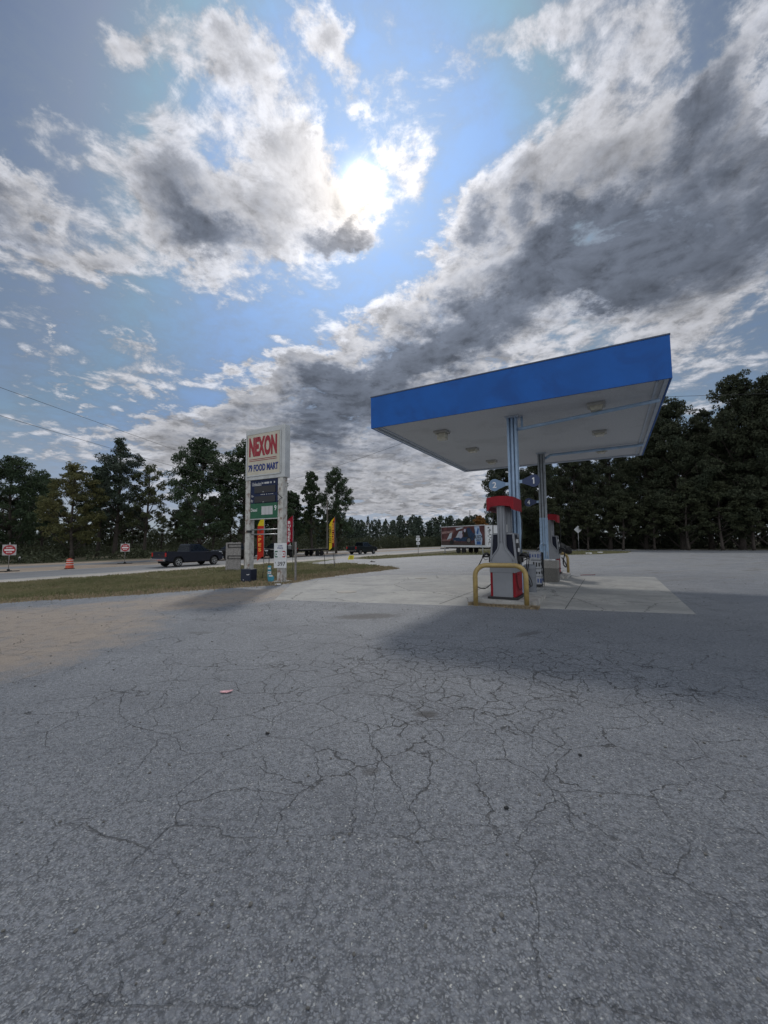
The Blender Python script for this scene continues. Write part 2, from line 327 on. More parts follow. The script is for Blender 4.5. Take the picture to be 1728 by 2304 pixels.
def ground_mat(name, c1, c2, c3, s1=.6, s2=8.0, rough=.85, bump=.5, bs=60.0, streak=0.0, edge=None, stains=0.0):
    m = bpy.data.materials.new(name); m.use_nodes = True; nt = m.node_tree; nt.nodes.clear(); t = NT(nt)
    b = t.new('ShaderNodeBsdfPrincipled'); o = t.new('ShaderNodeOutputMaterial'); nt.links.new(b.outputs[0], o.inputs[0])
    p = t.new('ShaderNodeTexCoord').outputs['Object']
    a = t.noise(p, s1, 6, .65, .4); f = t.noise(p, s2, 5, .7)
    c = t.mix(t.ss(a, .36, .64), c1, c2); c = t.mix(t.ss(f, .45, .72, 0, .6), c, c3)
    if streak:
        s = t.noise(t.mapping(p, (0, 0, 0), (0, 0, R(-28)), (.35, 9, 1)), 1.2, 6, .6)
        c = t.mix(t.ss(s, .45, .65, 0, streak), c, tuple(x * .45 for x in c1))
    if edge:                                                  # dead margin where the turf meets the asphalt
        q = t.v('DOT_PRODUCT', p, (.883, -.469, 0)); y = t.sep(p)[1]
        e = t.m('MINIMUM', t.m('ADD', -13.7, t.m('MULTIPLY', t.m('SUBTRACT', y, 10.5), .85)), -10.6)
        k = t.m('ADD', t.m('SUBTRACT', q, e), t.m('MULTIPLY', t.m('SUBTRACT', a, .5), 4.0))
        c = t.mix(t.ss(k, -1.7, -.3, 0, .9), c, edge)
    if stains:
        n = t.noise(p, 1.3, 8, .74, .8); c = t.mix(t.ss(n, .50, .66, 0, stains), c, tuple(x * .42 for x in c1))
        n = t.noise(t.v('ADD', p, (5, 2, 0)), .5, 4, .6, 1.0); c = t.mix(t.ss(n, .46, .64, 0, stains * .8), c, tuple(x * .6 for x in c1))
        jit = t.v('SCALE', t.v('SUBTRACT', t.noise(p, 7.0, 3, .6, color=True), (.5, .5, .5)), scale=.2)
        ce = t.vor(t.v('ADD', p, jit), .42, 'DISTANCE_TO_EDGE'); c = t.mix(t.m('MULTIPLY', t.ss(ce, .002, .006, .8, 0), t.ss(t.noise(p, .5, 3, .6), .44, .52)), c, (.03, .03, .028))
    t.put(b.inputs['Base Color'], c); t.put(b.inputs['Roughness'], rough); t.put(b.inputs['Specular IOR Level'], .3)
    bp = t.new('ShaderNodeBump'); t.put(bp.inputs['Strength'], bump); t.put(bp.inputs['Distance'], .01); t.put(bp.inputs['Height'], t.noise(p, bs, 4, .7))
    nt.links.new(bp.outputs[0], b.inputs['Normal'])
    return m

def leaf_mat(name, c1, c2, rough=.75, trans=.06, scale=.5):
    m = bpy.data.materials.new(name); m.use_nodes = True; nt = m.node_tree; nt.nodes.clear(); t = NT(nt)
    b = t.new('ShaderNodeBsdfPrincipled'); o = t.new('ShaderNodeOutputMaterial')
    p = t.new('ShaderNodeTexCoord').outputs['Object']
    n = t.m('ADD', t.m('MULTIPLY', t.noise(p, scale, 3, .6), .6), t.m('MULTIPLY', t.noise(p, 3.7, 2, .5), .4))
    c = t.mix(t.ss(n, .35, .65), c1, c2)
    t.put(b.inputs['Base Color'], c); t.put(b.inputs['Roughness'], rough); t.put(b.inputs['Specular IOR Level'], .25)
    tr = t.new('ShaderNodeBsdfTranslucent'); t.put(tr.inputs[0], c)
    mx = t.new('ShaderNodeMixShader'); mx.inputs[0].default_value = trans
    nt.links.new(b.outputs[0], mx.inputs[1]); nt.links.new(tr.outputs[0], mx.inputs[2]); nt.links.new(mx.outputs[0], o.inputs[0])
    return m

M = dict(
    lot=lot_material(),
    concrete=ground_mat('pad_concrete', (.28, .28, .27), (.37, .36, .335), (.22, .215, .205), .7, 9, .7, .35, 90, stains=.38),
    joint=mat('joint_filler', (.05, .05, .05), .9),
    shoulder=ground_mat('pale_concrete_shoulder', (.36, .33, .29), (.42, .39, .35), (.28, .25, .22), .5, 5, .8, .3, 40),
    lane=ground_mat('road_asphalt', (.16, .165, .17), (.20, .20, .205), (.13, .13, .13), .3, 10, .6, .3, 60, .25),
    gravel=ground_mat('tan_gravel', (.25, .20, .155), (.32, .26, .205), (.16, .13, .10), .35, 6, .9, .5, 30, .2),
    turf=ground_mat('verge_turf', (.085, .105, .040), (.185, .155, .095), (.060, .068, .030), .42, 9, .95, .9, 30, edge=(.19, .15, .105)),
    field=ground_mat('rough_grass', (.075, .075, .038), (.12, .10, .06), (.05, .05, .028), .15, 3, .95, .8, 12),
    paint=mat('road_paint', (.62, .62, .58), .6, var=.2),
    island=mat('island_concrete', (.36, .35, .33), .8, var=.15, bump=.4, grime=(.12, .10, .08), gamt=.5),
    blue=mat('blue_fascia_paint', (.003, .095, .38), .5, var=.09, vscale=1.2, grime=(.004, .062, .26), gscale=1.1, gamt=.6, spec=.3, bump=.15, bscale=1.6),
    soffit=mat('soffit_panel', (.58, .60, .63), .6, var=.10, vscale=26, bump=.5, bscale=60, grime=(.36, .37, .39), gscale=.7, gamt=.35),
    trim=mat('canopy_trim_white', (.46, .52, .60), .5, var=.08), capdark=mat('fascia_cap', (.05, .07, .12), .5),
    colblue=mat('pale_blue_paint', (.30, .42, .57), .5, var=.12, vscale=5, grime=(.20, .30, .42), gscale=3, gamt=.5),
    colgrey=mat('weathered_column_grey', (.30, .33, .36), .6, var=.15, grime=(.18, .17, .15), gamt=.5),
    housing=mat('lamp_housing', (.42, .41, .38), .5, var=.1, grime=(.15, .12, .08), gscale=8),
    lens=mat('lamp_lens', (.55, .52, .42), .25, var=.15, vscale=12),
    pumpgrey=mat('pump_grey_metal', (.225, .235, .255), .45, .1, var=.06, vscale=3, grime=(.2, .2, .2), gamt=.3),
    navy=mat('pump_navy_panel', (.006, .009, .022), .5, var=.1, spec=.25),
    red=mat('pump_red_panel', (.24, .006, .014), .5, spec=.25, var=.12, grime=(.16, .01, .015), gscale=4, gamt=.5),
    black=mat('black_plastic', (.012, .012, .013), .5), rubber=mat('hose_rubber', (.010, .010, .011), .45),
    hosered=mat('red_hose', (.10, .008, .012), .45),
    yellow=mat('yellow_pipe_paint', (.35, .25, .09), .5, var=.16, vscale=8, grime=(.22, .16, .08), gscale=7, gamt=.5),
    steel=mat('galvanised_steel', (.42, .43, .44), .4, .8, var=.1), chrome=mat('chrome', (.7, .7, .72), .12, 1.0),
    white=mat('white_enamel', (.62, .63, .64), .5, var=.06), cream=mat('cream_sign_face', (.52, .48, .39), .5, var=.08, vscale=2, grime=(.45, .42, .34), gamt=.4),
    signbox=mat('sign_cabinet_white', (.50, .51, .51), .5, var=.08, vscale=2, grime=(.36, .36, .35), gscale=2.2, gamt=.5),
    post=mat('rusty_white_post', (.50, .49, .46), .7, var=.15, vscale=7, grime=(.17, .08, .045), gscale=4.5, gamt=.85, bump=.3),
    signblue=mat('sign_blue', (.005, .014, .055), .5, var=.12, spec=.3), signgreen=mat('sign_green', (.004, .095, .042), .45, var=.1),
    signblack=mat('sign_black_panel', (.010, .009, .012), .4), textred=mat('letter_red', (.30, .012, .025), .5), textblue=mat('letter_blue', (.012, .03, .17), .5),
    textwhite=mat('letter_white', (.75, .75, .75), .5), textblack=mat('letter_black', (.012, .012, .012), .5), textorange=mat('letter_orange', (.85, .40, .06), .6),
    digit=mat('digit_plate', (.50, .50, .50), .5), numdark=mat('number_plate_blue', (.012, .03, .10), .4), numlight=mat('number_plate_pale', (.16, .26, .40), .4),
    fyellow=mat('flag_yellow', (.72, .60, .03), .7), fred=mat('flag_red', (.58, .045, .02), .7), fcrim=mat('flag_crimson', (.42, .012, .045), .7), fdark=mat('flag_dark_red', (.22, .01, .015), .7),
    wood=mat('weathered_boards', (.25, .235, .225), .85, var=.25, vscale=10, bump=.4), strap=mat('dark_strap', (.02, .018, .018), .7),
    carblue=mat('navy_car_paint', (.004, .006, .016), .35, 0, coat=.6, spec=.3), carblack=mat('black_car_paint', (.005, .005, .006), .35, 0, coat=.6, spec=.3), cargreen=mat('dark_green_car_paint', (.005, .010, .014), .35, 0, coat=.6, spec=.3),
    glass=mat('tinted_glass', (.012, .016, .02), .06, 0.0, spec=.9), tyre=mat('tyre', (.016, .016, .016), .85), wheel=mat('alloy_wheel', (.55, .56, .58), .25, .9), under=mat('underbody', (.01, .01, .01), .9),
    tail=mat('tail_lamp_red', (.45, .015, .015), .2, coat=1.0), headlamp=mat('head_lamp', (.65, .66, .68), .15), 
    orange=mat('barrel_orange', (.52, .075, .03), .5, var=.08), reflect=mat('reflective_white', (.62, .60, .58), .5),
    signpanel=mat('aged_sign_panel', (.40, .38, .38), .6, var=.1), signred=mat('regulatory_red', (.33, .012, .02), .5), bin=mat('grey_bin', (.15, .16, .18), .5, var=.08), pebble=mat('exposed_aggregate', (.13, .125, .115), .9, var=.35, vscale=55, bump=.8, bscale=80),
    pebblecap=mat('bin_cap', (.24, .23, .215), .85, var=.2, vscale=40), box=mat('case_carton', (.32, .33, .35), .7, var=.12, vscale=6), boxblue=mat('case_print', (.05, .08, .22), .6), boxdark=mat('rack_dark', (.02, .022, .026), .6),
    bark=mat('bark', (.055, .045, .038), .9, var=.3, vscale=5, bump=.6), wire=mat('cable', (.02, .02, .02), .7), polewood=mat('utility_pole_wood', (.13, .115, .10), .9, var=.2),
    leafdark=leaf_mat('foliage_dark', (.038, .062, .036), (.070, .100, .048), trans=.2), leafmid=leaf_mat('foliage_mid', (.065, .085, .042), (.115, .125, .058), trans=.2),
    leafyellow=leaf_mat('foliage_yellowing', (.105, .115, .050), (.17, .16, .065), trans=.3), leafpine=leaf_mat('foliage_pine', (.045, .066, .052), (.075, .095, .066)),
    leafunder=leaf_mat('foliage_shade', (.040, .050, .028), (.070, .078, .040), trans=.15), leafbrown=leaf_mat('foliage_oak', (.036, .048, .028), (.066, .074, .042), trans=.14), leaforange=leaf_mat('foliage_autumn', (.20, .09, .03), (.28, .15, .04), trans=.2),
    blade=leaf_mat('grass_blades', (.15, .16, .075), (.27, .24, .14), trans=.3, scale=.35), straw=leaf_mat('dry_grass', (.27, .21, .13), (.38, .31, .21), trans=.15),
    litter=mat('litter_print', (.58, .30, .32), .5, var=.5, vscale=70), teal=mat('teal_print', (.03, .22, .30), .5, var=.4, vscale=6), mural=None)

# ---------------------------------------------------------------- mesh helpers
def obj(name, bm, m, parent=None, loc=None, smooth=False, mats=None):
    me = bpy.data.meshes.new(name); bm.normal_update(); bm.to_mesh(me); bm.free()
    for x in (mats or [m]): me.materials.append(x)
    if smooth:
        for p in me.polygons: p.use_smooth = True
    o = bpy.data.objects.new(name, me); COL.objects.link(o)
    if parent: o.parent = parent
    if loc is not None: o.location = loc
    return o
def tag(o, label, cat=None, group=None, kind=None):
    if label: o['label'] = label
    if cat: o['category'] = cat
    if group: o['group'] = group
    if kind: o['kind'] = kind
    return o
def thing(name, label, cat, loc=(0, 0, 0), rotz=0.0, group=None):
    o = bpy.data.objects.new(name, None); COL.objects.link(o); o.location = loc; o.rotation_euler = (0, 0, rotz); o.empty_display_size = .2
    return tag(o, label, cat, group)
def dup(root, loc, rotz=0.0, label=None, scale=None):
    r = root.copy(); COL.objects.link(r); r.location = loc; r.rotation_euler = (0, 0, rotz)
    if scale is not None: r.scale = scale
    if label: r['label'] = label
    for ch in list(root.children):
        c = ch.copy(); COL.objects.link(c); c.parent = r
        for g in list(ch.children):
            d = g.copy(); COL.objects.link(d); d.parent = c
    return r
def box(bm, c, s, rz=0.0, mi=0, bev=0.0, rot=None):
    mtx = Matrix.Translation(c) @ (rot.to_4x4() if rot is not None else Matrix.Rotation(rz, 4, 'Z')) @ Matrix.Diagonal((*s, 1))
    r = bmesh.ops.create_cube(bm, size=1.0, matrix=mtx)
    fs = {f for v in r['verts'] for f in v.link_faces}
    if bev > 0:
        es = list({e for f in fs for e in f.edges})
        rb = bmesh.ops.bevel(bm, geom=es, offset=bev, segments=2, affect='EDGES', profile=.6)
        fs = set(rb['faces']) | {f for f in fs if f.is_valid}
    for f in fs: f.material_index = mi
    return bm
def BM(): return bmesh.new()
def cyl(bm, p0, p1, r0, r1=None, seg=16, mi=0, caps=True):
    p0, p1 = Vector(p0), Vector(p1); d = p1 - p0
    mtx = Matrix.Translation((p0 + p1) / 2) @ d.to_track_quat('Z', 'Y').to_matrix().to_4x4()
    r = bmesh.ops.create_cone(bm, cap_ends=caps, segments=seg, radius1=r0, radius2=r0 if r1 is None else r1, depth=d.length, matrix=mtx)
    for f in {f for v in r['verts'] for f in v.link_faces}: f.material_index = mi
    return bm
def tube(bm, pts, rad, seg=8, mi=0):
    pts = [Vector(p) for p in pts]; n = len(pts); rads = rad if isinstance(rad, (list, tuple)) else [rad] * n
    rings = []; up = None
    for i, p in enumerate(pts):
        tdir = (pts[min(i + 1, n - 1)] - pts[max(i - 1, 0)]).normalized()
        if up is None: up = Vector((0, 0, 1)) if abs(tdir.z) < .9 else Vector((1, 0, 0))
        a = tdir.cross(up).normalized(); b = a.cross(tdir).normalized(); up = b
        rings.append([bm.verts.new(p + (a * math.cos(k * 2 * math.pi / seg) + b * math.sin(k * 2 * math.pi / seg)) * rads[i]) for k in range(seg)])
    for i in range(n - 1):
        for k in range(seg):
            f = bm.faces.new((rings[i][k], rings[i][(k + 1) % seg], rings[i + 1][(k + 1) % seg], rings[i + 1][k])); f.material_index = mi; f.smooth = True
    for rg, rev in ((rings[0], 0), (rings[-1], 1)):
        f = bm.faces.new(rg if rev else rg[::-1]); f.material_index = mi
    return bm
def prism(bm, pts, axis, a, b, mi=0):
    """polygon pts (2-D) extruded along axis ('x','y','z') from a to b"""
    def mk(u, v, w): return {'x': (w, u, v), 'y': (u, w, v), 'z': (u, v, w)}[axis]
    A = [bm.verts.new(mk(u, v, a)) for u, v in pts]; B = [bm.verts.new(mk(u, v, b)) for u, v in pts]
    fs = [bm.faces.new(A), bm.faces.new(B[::-1])]
    for i in range(len(pts)):
        j = (i + 1) % len(pts); fs.append(bm.faces.new((A[i], B[i], B[j], A[j])))
    for f in fs: f.material_index = mi
    bmesh.ops.recalc_face_normals(bm, faces=fs)
    return bm
def smoothpath(pts, n=6):
    P = [Vector(p) for p in pts]; out = []
    for i in range(len(P) - 1):
        p0, p1, p2, p3 = P[max(i - 1, 0)], P[i], P[i + 1], P[min(i + 2, len(P) - 1)]
        for k in range(n):
            s = k / n
            out.append(.5 * ((2 * p1) + (p2 - p0) * s + (2 * p0 - 5 * p1 + 4 * p2 - p3) * s * s + (3 * p1 - p0 - 3 * p2 + p3) * s ** 3))
    return out + [P[-1]]
def lettering(body, m, parent, center, w, h, rz=0.0, bold=.02, name='lettering', depth=.004, rx=R(90), rot=None):
    """a line of letters w wide and h high, standing upright and facing local -Y"""
    cu = bpy.data.curves.new(name, 'FONT'); cu.body = body; cu.size = 1; cu.offset = bold; cu.extrude = .01; cu.align_x = 'CENTER'; cu.resolution_u = 3
    o = bpy.data.objects.new(name, cu); COL.objects.link(o)
    bpy.context.view_layer.update()
    me = bpy.data.meshes.new_from_object(o); bpy.data.objects.remove(o); bpy.data.curves.remove(cu)
    co = np.array([v.co[:] for v in me.vertices]); lo, hi = co.min(0), co.max(0)
    mx = Matrix.Rotation(rz, 4, 'Z') @ (rot if rot is not None else Matrix.Rotation(rx, 4, 'X')) @ Matrix.Diagonal((w / (hi[0] - lo[0]), h / (hi[1] - lo[1]), depth / .02, 1)) @ Matrix.Translation((-(lo[0] + hi[0]) / 2, -(lo[1] + hi[1]) / 2, 0))
    me.transform(mx); me.materials.clear(); me.materials.append(m)
    r = bpy.data.objects.new(name, me); COL.objects.link(r); r.parent = parent; r.location = center
    return r

# ---------------------------------------------------------------- terrain
N2 = (.883, -.469); D2 = (.469, .883)                    # across and along the highway
HWY = -R(28)                                              # rotation whose +Y runs along the highway
def tt(x, y): return x * N2[0] + y * N2[1]
def sm(a, b, x): s = min(1, max(0, (x - a) / (b - a))); return s * s * (3 - 2 * s)
def H(x, y):
    q = tt(x, y)
    z = -.5 * sm(-13.5, -24.5, q)
    if y < 45: z -= .16 * math.exp(-((q + 20.5) / 2.6) ** 2) * (1 - sm(28, 42, y))
    return z
def road(q, s): return (q * N2[0] + s * D2[0], q * N2[1] + s * D2[1])   # q across (negative = away), s along

REG = [  # first hit wins
    ('concrete_pad', [(-2.9, 10.72), (-3.42, 15.1), (-2.2, 16.6), (-.03, 18.15), (3.48, 17.7), (10.83, 16.3), (6.2, 8.15), (3.23, 9.07), (2.11, 9.38), (-.02, 9.95)], M['concrete']),
    ('grass_verge', [(-60, -26), (-40, -9), (-25, 1.5), (-14, 8.3), (-9.96, 10.5), (-8.31, 11.45), (-6.53, 12.7), (-4.87, 13.75), (-3.9, 14.3), (-3.25, 15.2), (-2.9, 16.6), (-1.38, 19.2), (-.2, 20.9), (.7, 22.3), (0, 24.5), (-2, 28.1), (-4.1, 34), (-7, 37.6), road(-27.6, 40), road(-27.6, 25), road(-27.6, 10), road(-27.6, -20), road(-27.6, -55)], M['turf']),
    ('road_shoulder', [road(-27.6, -200), road(-27.6, 330), road(-30.3, 330), road(-30.3, -200)], M['shoulder']),
    ('highway', [road(-30.3, -200), road(-30.3, 330), road(-37.5, 330), road(-37.5, -200)], M['lane']),
    ('median', [road(-37.5, -200), road(-37.5, 330), road(-43.8, 330), road(-43.8, -200)], M['gravel']),
    ('side_road', [road(-43.8, -200), road(-43.8, 330), road(-48.0, 330), road(-48.0, -200)], M['lane']),
    ('gravel_margin', [road(-48.0, -200), road(-48.0, 120), road(-52.0, 110), road(-52.0, -200)], M['gravel']),
    ('grass_island', [(15.6, 40.6), (17.5, 40.3), (22, 41.6), (27, 45), (30, 49), (29, 53), (24, 54), (18, 48)], M['field']),
    ('parking_lot', [(-60, -60), (70, -60), (90, 20), (51, 50.5), (40, 60), (29, 67.5), (20, 60), (17.5, 49), (13, 42.6), (5.7, 43.2), (-1.2, 44.5), road(-27.6, 42), road(-27.6, 25), (-40, -9)], M['lot']),
    ('ground', None, M['field']),
]
def inside(p, poly):
    x, y = p; c = False; n = len(poly)
    for i in range(n):
        x0, y0 = poly[i]; x1, y1 = poly[(i + 1) % n]
        if (y0 > y) != (y1 > y) and x < (x1 - x0) * (y - y0) / (y1 - y0) + x0: c = not c
    return c
def region(x, y):
    for nm, poly, m in REG:
        if poly is None or inside((x, y), poly): return nm
def ragged(poly, amp, step=1.0):
    out = []
    for i in range(len(poly)):
        a, b = Vector(poly[i]), Vector(poly[(i + 1) % len(poly)]); n = max(1, int((b - a).length / step)) if (b - a).length < 40 else 1
        for k in range(n):
            p = a.lerp(b, k / n); q = Vector((mnoise.noise((p.x * .9, p.y * .9, 1)), mnoise.noise((p.x * .9, p.y * .9, 7)))) * amp
            out.append((p.x + q.x, p.y + q.y))
    return out
REG = [(n, ragged(p, .45, .5) if n == 'grass_verge' else p, m) for n, p, m in REG]
def build_ground():
    V = []; E = []
    def addloop(pts, dens):
        base = []; 
        for i in range(len(pts)):
            a, b = Vector(pts[i]), Vector(pts[(i + 1) % len(pts)]); L = (b - a).length; n = max(1, min(60, int(L / dens)))
            for k in range(n): base.append(len(V)); V.append(Vector(a.lerp(b, k / n)))
        for i in range(len(base)): E.append((base[i], base[(i + 1) % len(base)]))
    for nm, poly, m in REG:
        if poly: addloop(poly, 3.0)
    addloop([(-1500, -300), (1500, -300), (1500, 2500), (-1500, 2500)], 600)
    rnd = random.Random(3)
    for q in np.arange(-34, -4, 1.1):
        for s in np.arange(-24, 60, 2.0):
            V.append(Vector((road(q, s)[0] + rnd.uniform(-.2, .2), road(q, s)[1] + rnd.uniform(-.2, .2))))
    for q in (-26, -24, -22, -20, -18, -16, -14, -12):
        for s in list(range(60, 320, 10)) + list(range(-200, -24, 10)): V.append(Vector(road(q, s)))
    vo, eo, fo, *_ = delaunay_2d_cdt(V, E, [], 0, 1e-4)
    groups = {}
    for f in fo:
        cx = sum(vo[i][0] for i in f) / len(f); cy = sum(vo[i][1] for i in f) / len(f)
        groups.setdefault(region(cx, cy), []).append(f)
    mats = {n: m for n, p, m in REG}
    for nm, fs in groups.items():
        bm = BM(); vm = {}
        for f in fs:
            for i in f:
                if i not in vm: vm[i] = bm.verts.new((vo[i][0], vo[i][1], H(vo[i][0], vo[i][1])))
            try: bm.faces.new([vm[i] for i in f])
            except ValueError: pass
        bmesh.ops.recalc_face_normals(bm, faces=bm.faces)
        if bm.faces and sum(f.normal.z for f in bm.faces) < 0: bmesh.ops.reverse_faces(bm, faces=bm.faces)
        o = obj(nm, bm, mats[nm], smooth=True); o['kind'] = 'structure'
build_ground()

# painted lines and joints, 4 mm above the surface
def strip(bm, pts, w, dz=.004):
    P = [Vector((*p, H(*p) + dz)) for p in pts]; L = []
    for i, p in enumerate(P):
        d = (P[min(i + 1, len(P) - 1)] - P[max(i - 1, 0)]).normalized(); n = Vector((-d.y, d.x, 0)) * w / 2
        a, b = p + n, p - n; L.append((bm.verts.new(a), bm.verts.new(b)))
    for i in range(len(L) - 1): bm.faces.new((L[i][0], L[i][1], L[i + 1][1], L[i + 1][0]))
bm = BM()
strip(bm, [road(-30.45, s) for s in range(-60, 260, 4)], .13, .012)
strip(bm, [road(-37.3, s) for s in range(-60, 260, 4)], .11, .012)
o = obj('road_edge_line', bm, M['paint']); o['kind'] = 'structure'
CU = Vector((.87206, -.48941, 0)); CV = Vector((.48941, .87206, 0)); CA = Vector((-.304, 11.577, 0)); CROT = R(-29.30)
def cl(u, v, z=0.0): p = CA + CU * u + CV * v; return (p.x, p.y, z)
bm = BM()
strip(bm, [cl(5.0, y)[:2] for y in (-.28, 1, 3, 6, 7.4)], .016)
strip(bm, [cl(2.3, y)[:2] for y in (-.85, 2, 4, 5.7)], .016)
strip(bm, [cl(x, 2.9)[:2] for x in (-.9, 2, 2.95)], .014); strip(bm, [cl(x, 2.9)[:2] for x in (4.45, 6, 7.33)], .014)
o = obj('slab_joint', bm, M['joint']); o['kind'] = 'structure'
for (x, y, r, nm, lb) in ((-1.14, 12.23, .30, 'manhole_cover', 'large pale round tank cover in the concrete slab nearest the tall sign'), (1.48, 16.5, .26, 'manhole_cover', 'smaller pale tank cover far out on the slab between the sign and the pumps')):
    bm = BM(); cyl(bm, (x, y, .002), (x, y, .014), r, r * .97, 28); cyl(bm, (x, y, .014), (x, y, .018), r * .82, r * .8, 28)
    tag(obj(nm, bm, M['shoulder']), lb, 'tank cover', 'tank covers in the slab')
# loose stones and bits lying on the asphalt
rnd = random.Random(11)
bm = BM()
for i in range(420):
    y = 1.2 + 14 * rnd.random() ** 1.3; x = rnd.uniform(-.95, .95) * y
    if region(x, y) != 'parking_lot': continue
    s = rnd.uniform(.003, .009) * (1 + y * .08)
    bmesh.ops.create_icosphere(bm, subdivisions=1, radius=s, matrix=Matrix.Translation((x, y, s * .4)) @ Matrix.Diagonal((1, rnd.uniform(.6, 1.4), .6, 1)))
tag(obj('loose_gravel', bm, M['pebble']), 'small stones scattered over the cracked asphalt', 'gravel', kind='stuff')
for (x, y, s, lb) in ((.67, 2.37, .012, 'dark pebble beside the forked crack in the foreground'), (1.35, 2.92, .011, 'dark pebble out on the right foreground asphalt'), (-.93, 3.28, .014, 'dark pebble lying left of centre on the asphalt')):
    bm = BM(); bmesh.ops.create_icosphere(bm, subdivisions=2, radius=s, matrix=Matrix.Translation((0, 0, s * .6)) @ Matrix.Diagonal((1.2, .8, .75, 1)))
    for v in bm.verts: v.co += Vector([rnd.uniform(-.12, .12) * s for _ in range(3)])
    tag(obj('pebble', bm, M['black'], loc=(x, y, 0)), lb, 'pebble', 'dark pebbles on the asphalt')
bm = BM()
pts = [(-.075, -.02), (-.05, -.035), (.02, -.04), (.06, -.015), (.075, .02), (.03, .035), (-.03, .03), (-.07, .01)]
prism(bm, pts, 'z', .003, .010)
for v in bm.verts: v.co.z += .012 * abs(v.co.x) / .07 + rnd.uniform(0, .004)
o = obj('litter', bm, M['litter'], loc=(-1.60, 4.17, 0)); o.scale = (.8, .8, .8); o.rotation_euler = (0, 0, R(8)); tag(o, 'flattened pink and white wrapper lying on the asphalt', 'litter')

# ---------------------------------------------------------------- canopy
W_, L_, Z_, FH_ = 7.139, 8.665, 4.80, .9175
can = thing('gas_canopy', 'flat fuel canopy with bright blue fascia and white soffit on two columns', 'canopy', tuple(CA), CROT)
bm = BM(); box(bm, (W_ / 2, L_ / 2, Z_ + .075), (W_ - .12, L_ - .12, .05)); obj('soffit', bm, M['soffit'], can)
bm = BM()
for (c, s) in (((W_ / 2, -.02, 0), (W_ + .08, .04)), ((W_ / 2, L_ + .02, 0), (W_ + .08, .04)), ((-.02, L_ / 2, 0), (.04, L_ - .002)), ((W_ + .02, L_ / 2, 0), (.04, L_ - .002))):
    box(bm, (c[0], c[1], Z_ + FH_ / 2), (*s, FH_))
obj('fascia', bm, M['blue'], can)
bm = BM()
for (c, s) in (((W_ / 2, L_ - .05, 0), (W_ - .2, .08)), ((.05, L_ / 2, 0), (.08, L_)), ((W_ - .05, L_ / 2, 0), (.08, L_))):
    box(bm, (c[0], c[1], Z_ + .02), (*s, .05))
for (c, s) in (((.20, L_ / 2, 0), (.05, L_ - .3)), ((W_ - .20, L_ / 2, 0), (.05, L_ - .3))): box(bm, (c[0], c[1], Z_ + .035), (*s, .03))
obj('soffit_trim', bm, M['trim'], can)
bm = BM(); box(bm, (W_ / 2, -.022, Z_ + FH_ + .012), (W_ + .1, .06, .03)); box(bm, (W_ + .022, L_ / 2, Z_ + FH_ + .012), (.06, L_ - .1, .03))
obj('cap_strip', bm, M['capdark'], can)
bm = BM(); box(bm, (W_ / 2, L_ / 2, Z_ + .70), (W_ - .01, L_ - .01, .05)); obj('roof_deck', bm, M['trim'], can)
bm = BM()
for k in range(14):
    a = math.pi * k / 13
    if k: box(bm, (.95 - .28 * math.cos((a + pa) / 2), .18, Z_ + FH_ - .02 + .07 * math.sin((a + pa) / 2)), (.05, .22, .03))
    pa = a
obj('roof_vent', bm, M['white'], can)
def ibeam(z0, z1, w=.25, d=.22):
    bm = BM(); h = z1 - z0; c = (z0 + z1) / 2
    for s in (-1, 1): box(bm, (s * (w / 2 - .008), 0, c), (.016, d, h)); box(bm, (s * (w / 2 - .035), -d / 2 + .012, c), (.035, .02, h))
    box(bm, (0, .0, c), (w - .034, .014, h)); 
    box(bm, (.0, -.045, c), (.055, .07, h - .02))
    return bm
for i, (v, zsplit) in enumerate(((1.157, None), (6.415, 2.35))):
    if zsplit is None: c = obj('column', ibeam(0, Z_ + .05), M['colblue'], can, (3.728, v, 0))
    else:
        c = obj('column', ibeam(0, Z_ + .05), M['colgrey'], can, (3.728, v, 0)); c['label'] = 'far column, grey above and pale blue below'
        bm = BM()
        for s in (-1, 1): box(bm, (s * .127, 0, zsplit / 2), (.012, .228, zsplit)); box(bm, (s * .085, -.112, zsplit / 2), (.072, .02, zsplit))
        box(bm, (0, -.06, zsplit / 2), (.07, .08, zsplit))
        obj('painted_casing', bm, M['colblue'], c)
    bm = BM(); box(bm, (0, 0, .02), (.4, .4, .03)); 
    for sx in (-1, 1):
        for sy in (-1, 1): cyl(bm, (sx * .16, sy * .16, .035), (sx * .16, sy * .16, .07), .014, seg=6)
    obj('base_plate', bm, M['steel'], c)
    bm = BM(); box(bm, (0, 0, Z_ + .03), (.34, .34, .03)); obj('cap_plate', bm, M['trim'], c)
bm = BM(); tube(bm, [(3.85, 1.16, 4.5), (4.0, 1.16, 4.5), (7.06, 1.16, 4.72)], .045, 8); tube(bm, [(3.98, 1.16, 4.5), (3.98, 1.16, 4.83)], .03, 8); obj('conduit', bm, M['colblue'], can)
bm = BM(); tube(bm, [(3.86, 6.415, 4.62), (4.0, 6.415, 4.70), (4.05, 6.415, 4.74), (7.06, 6.415, 4.76)], .05, 8); obj('conduit', bm, M['colblue'], can)
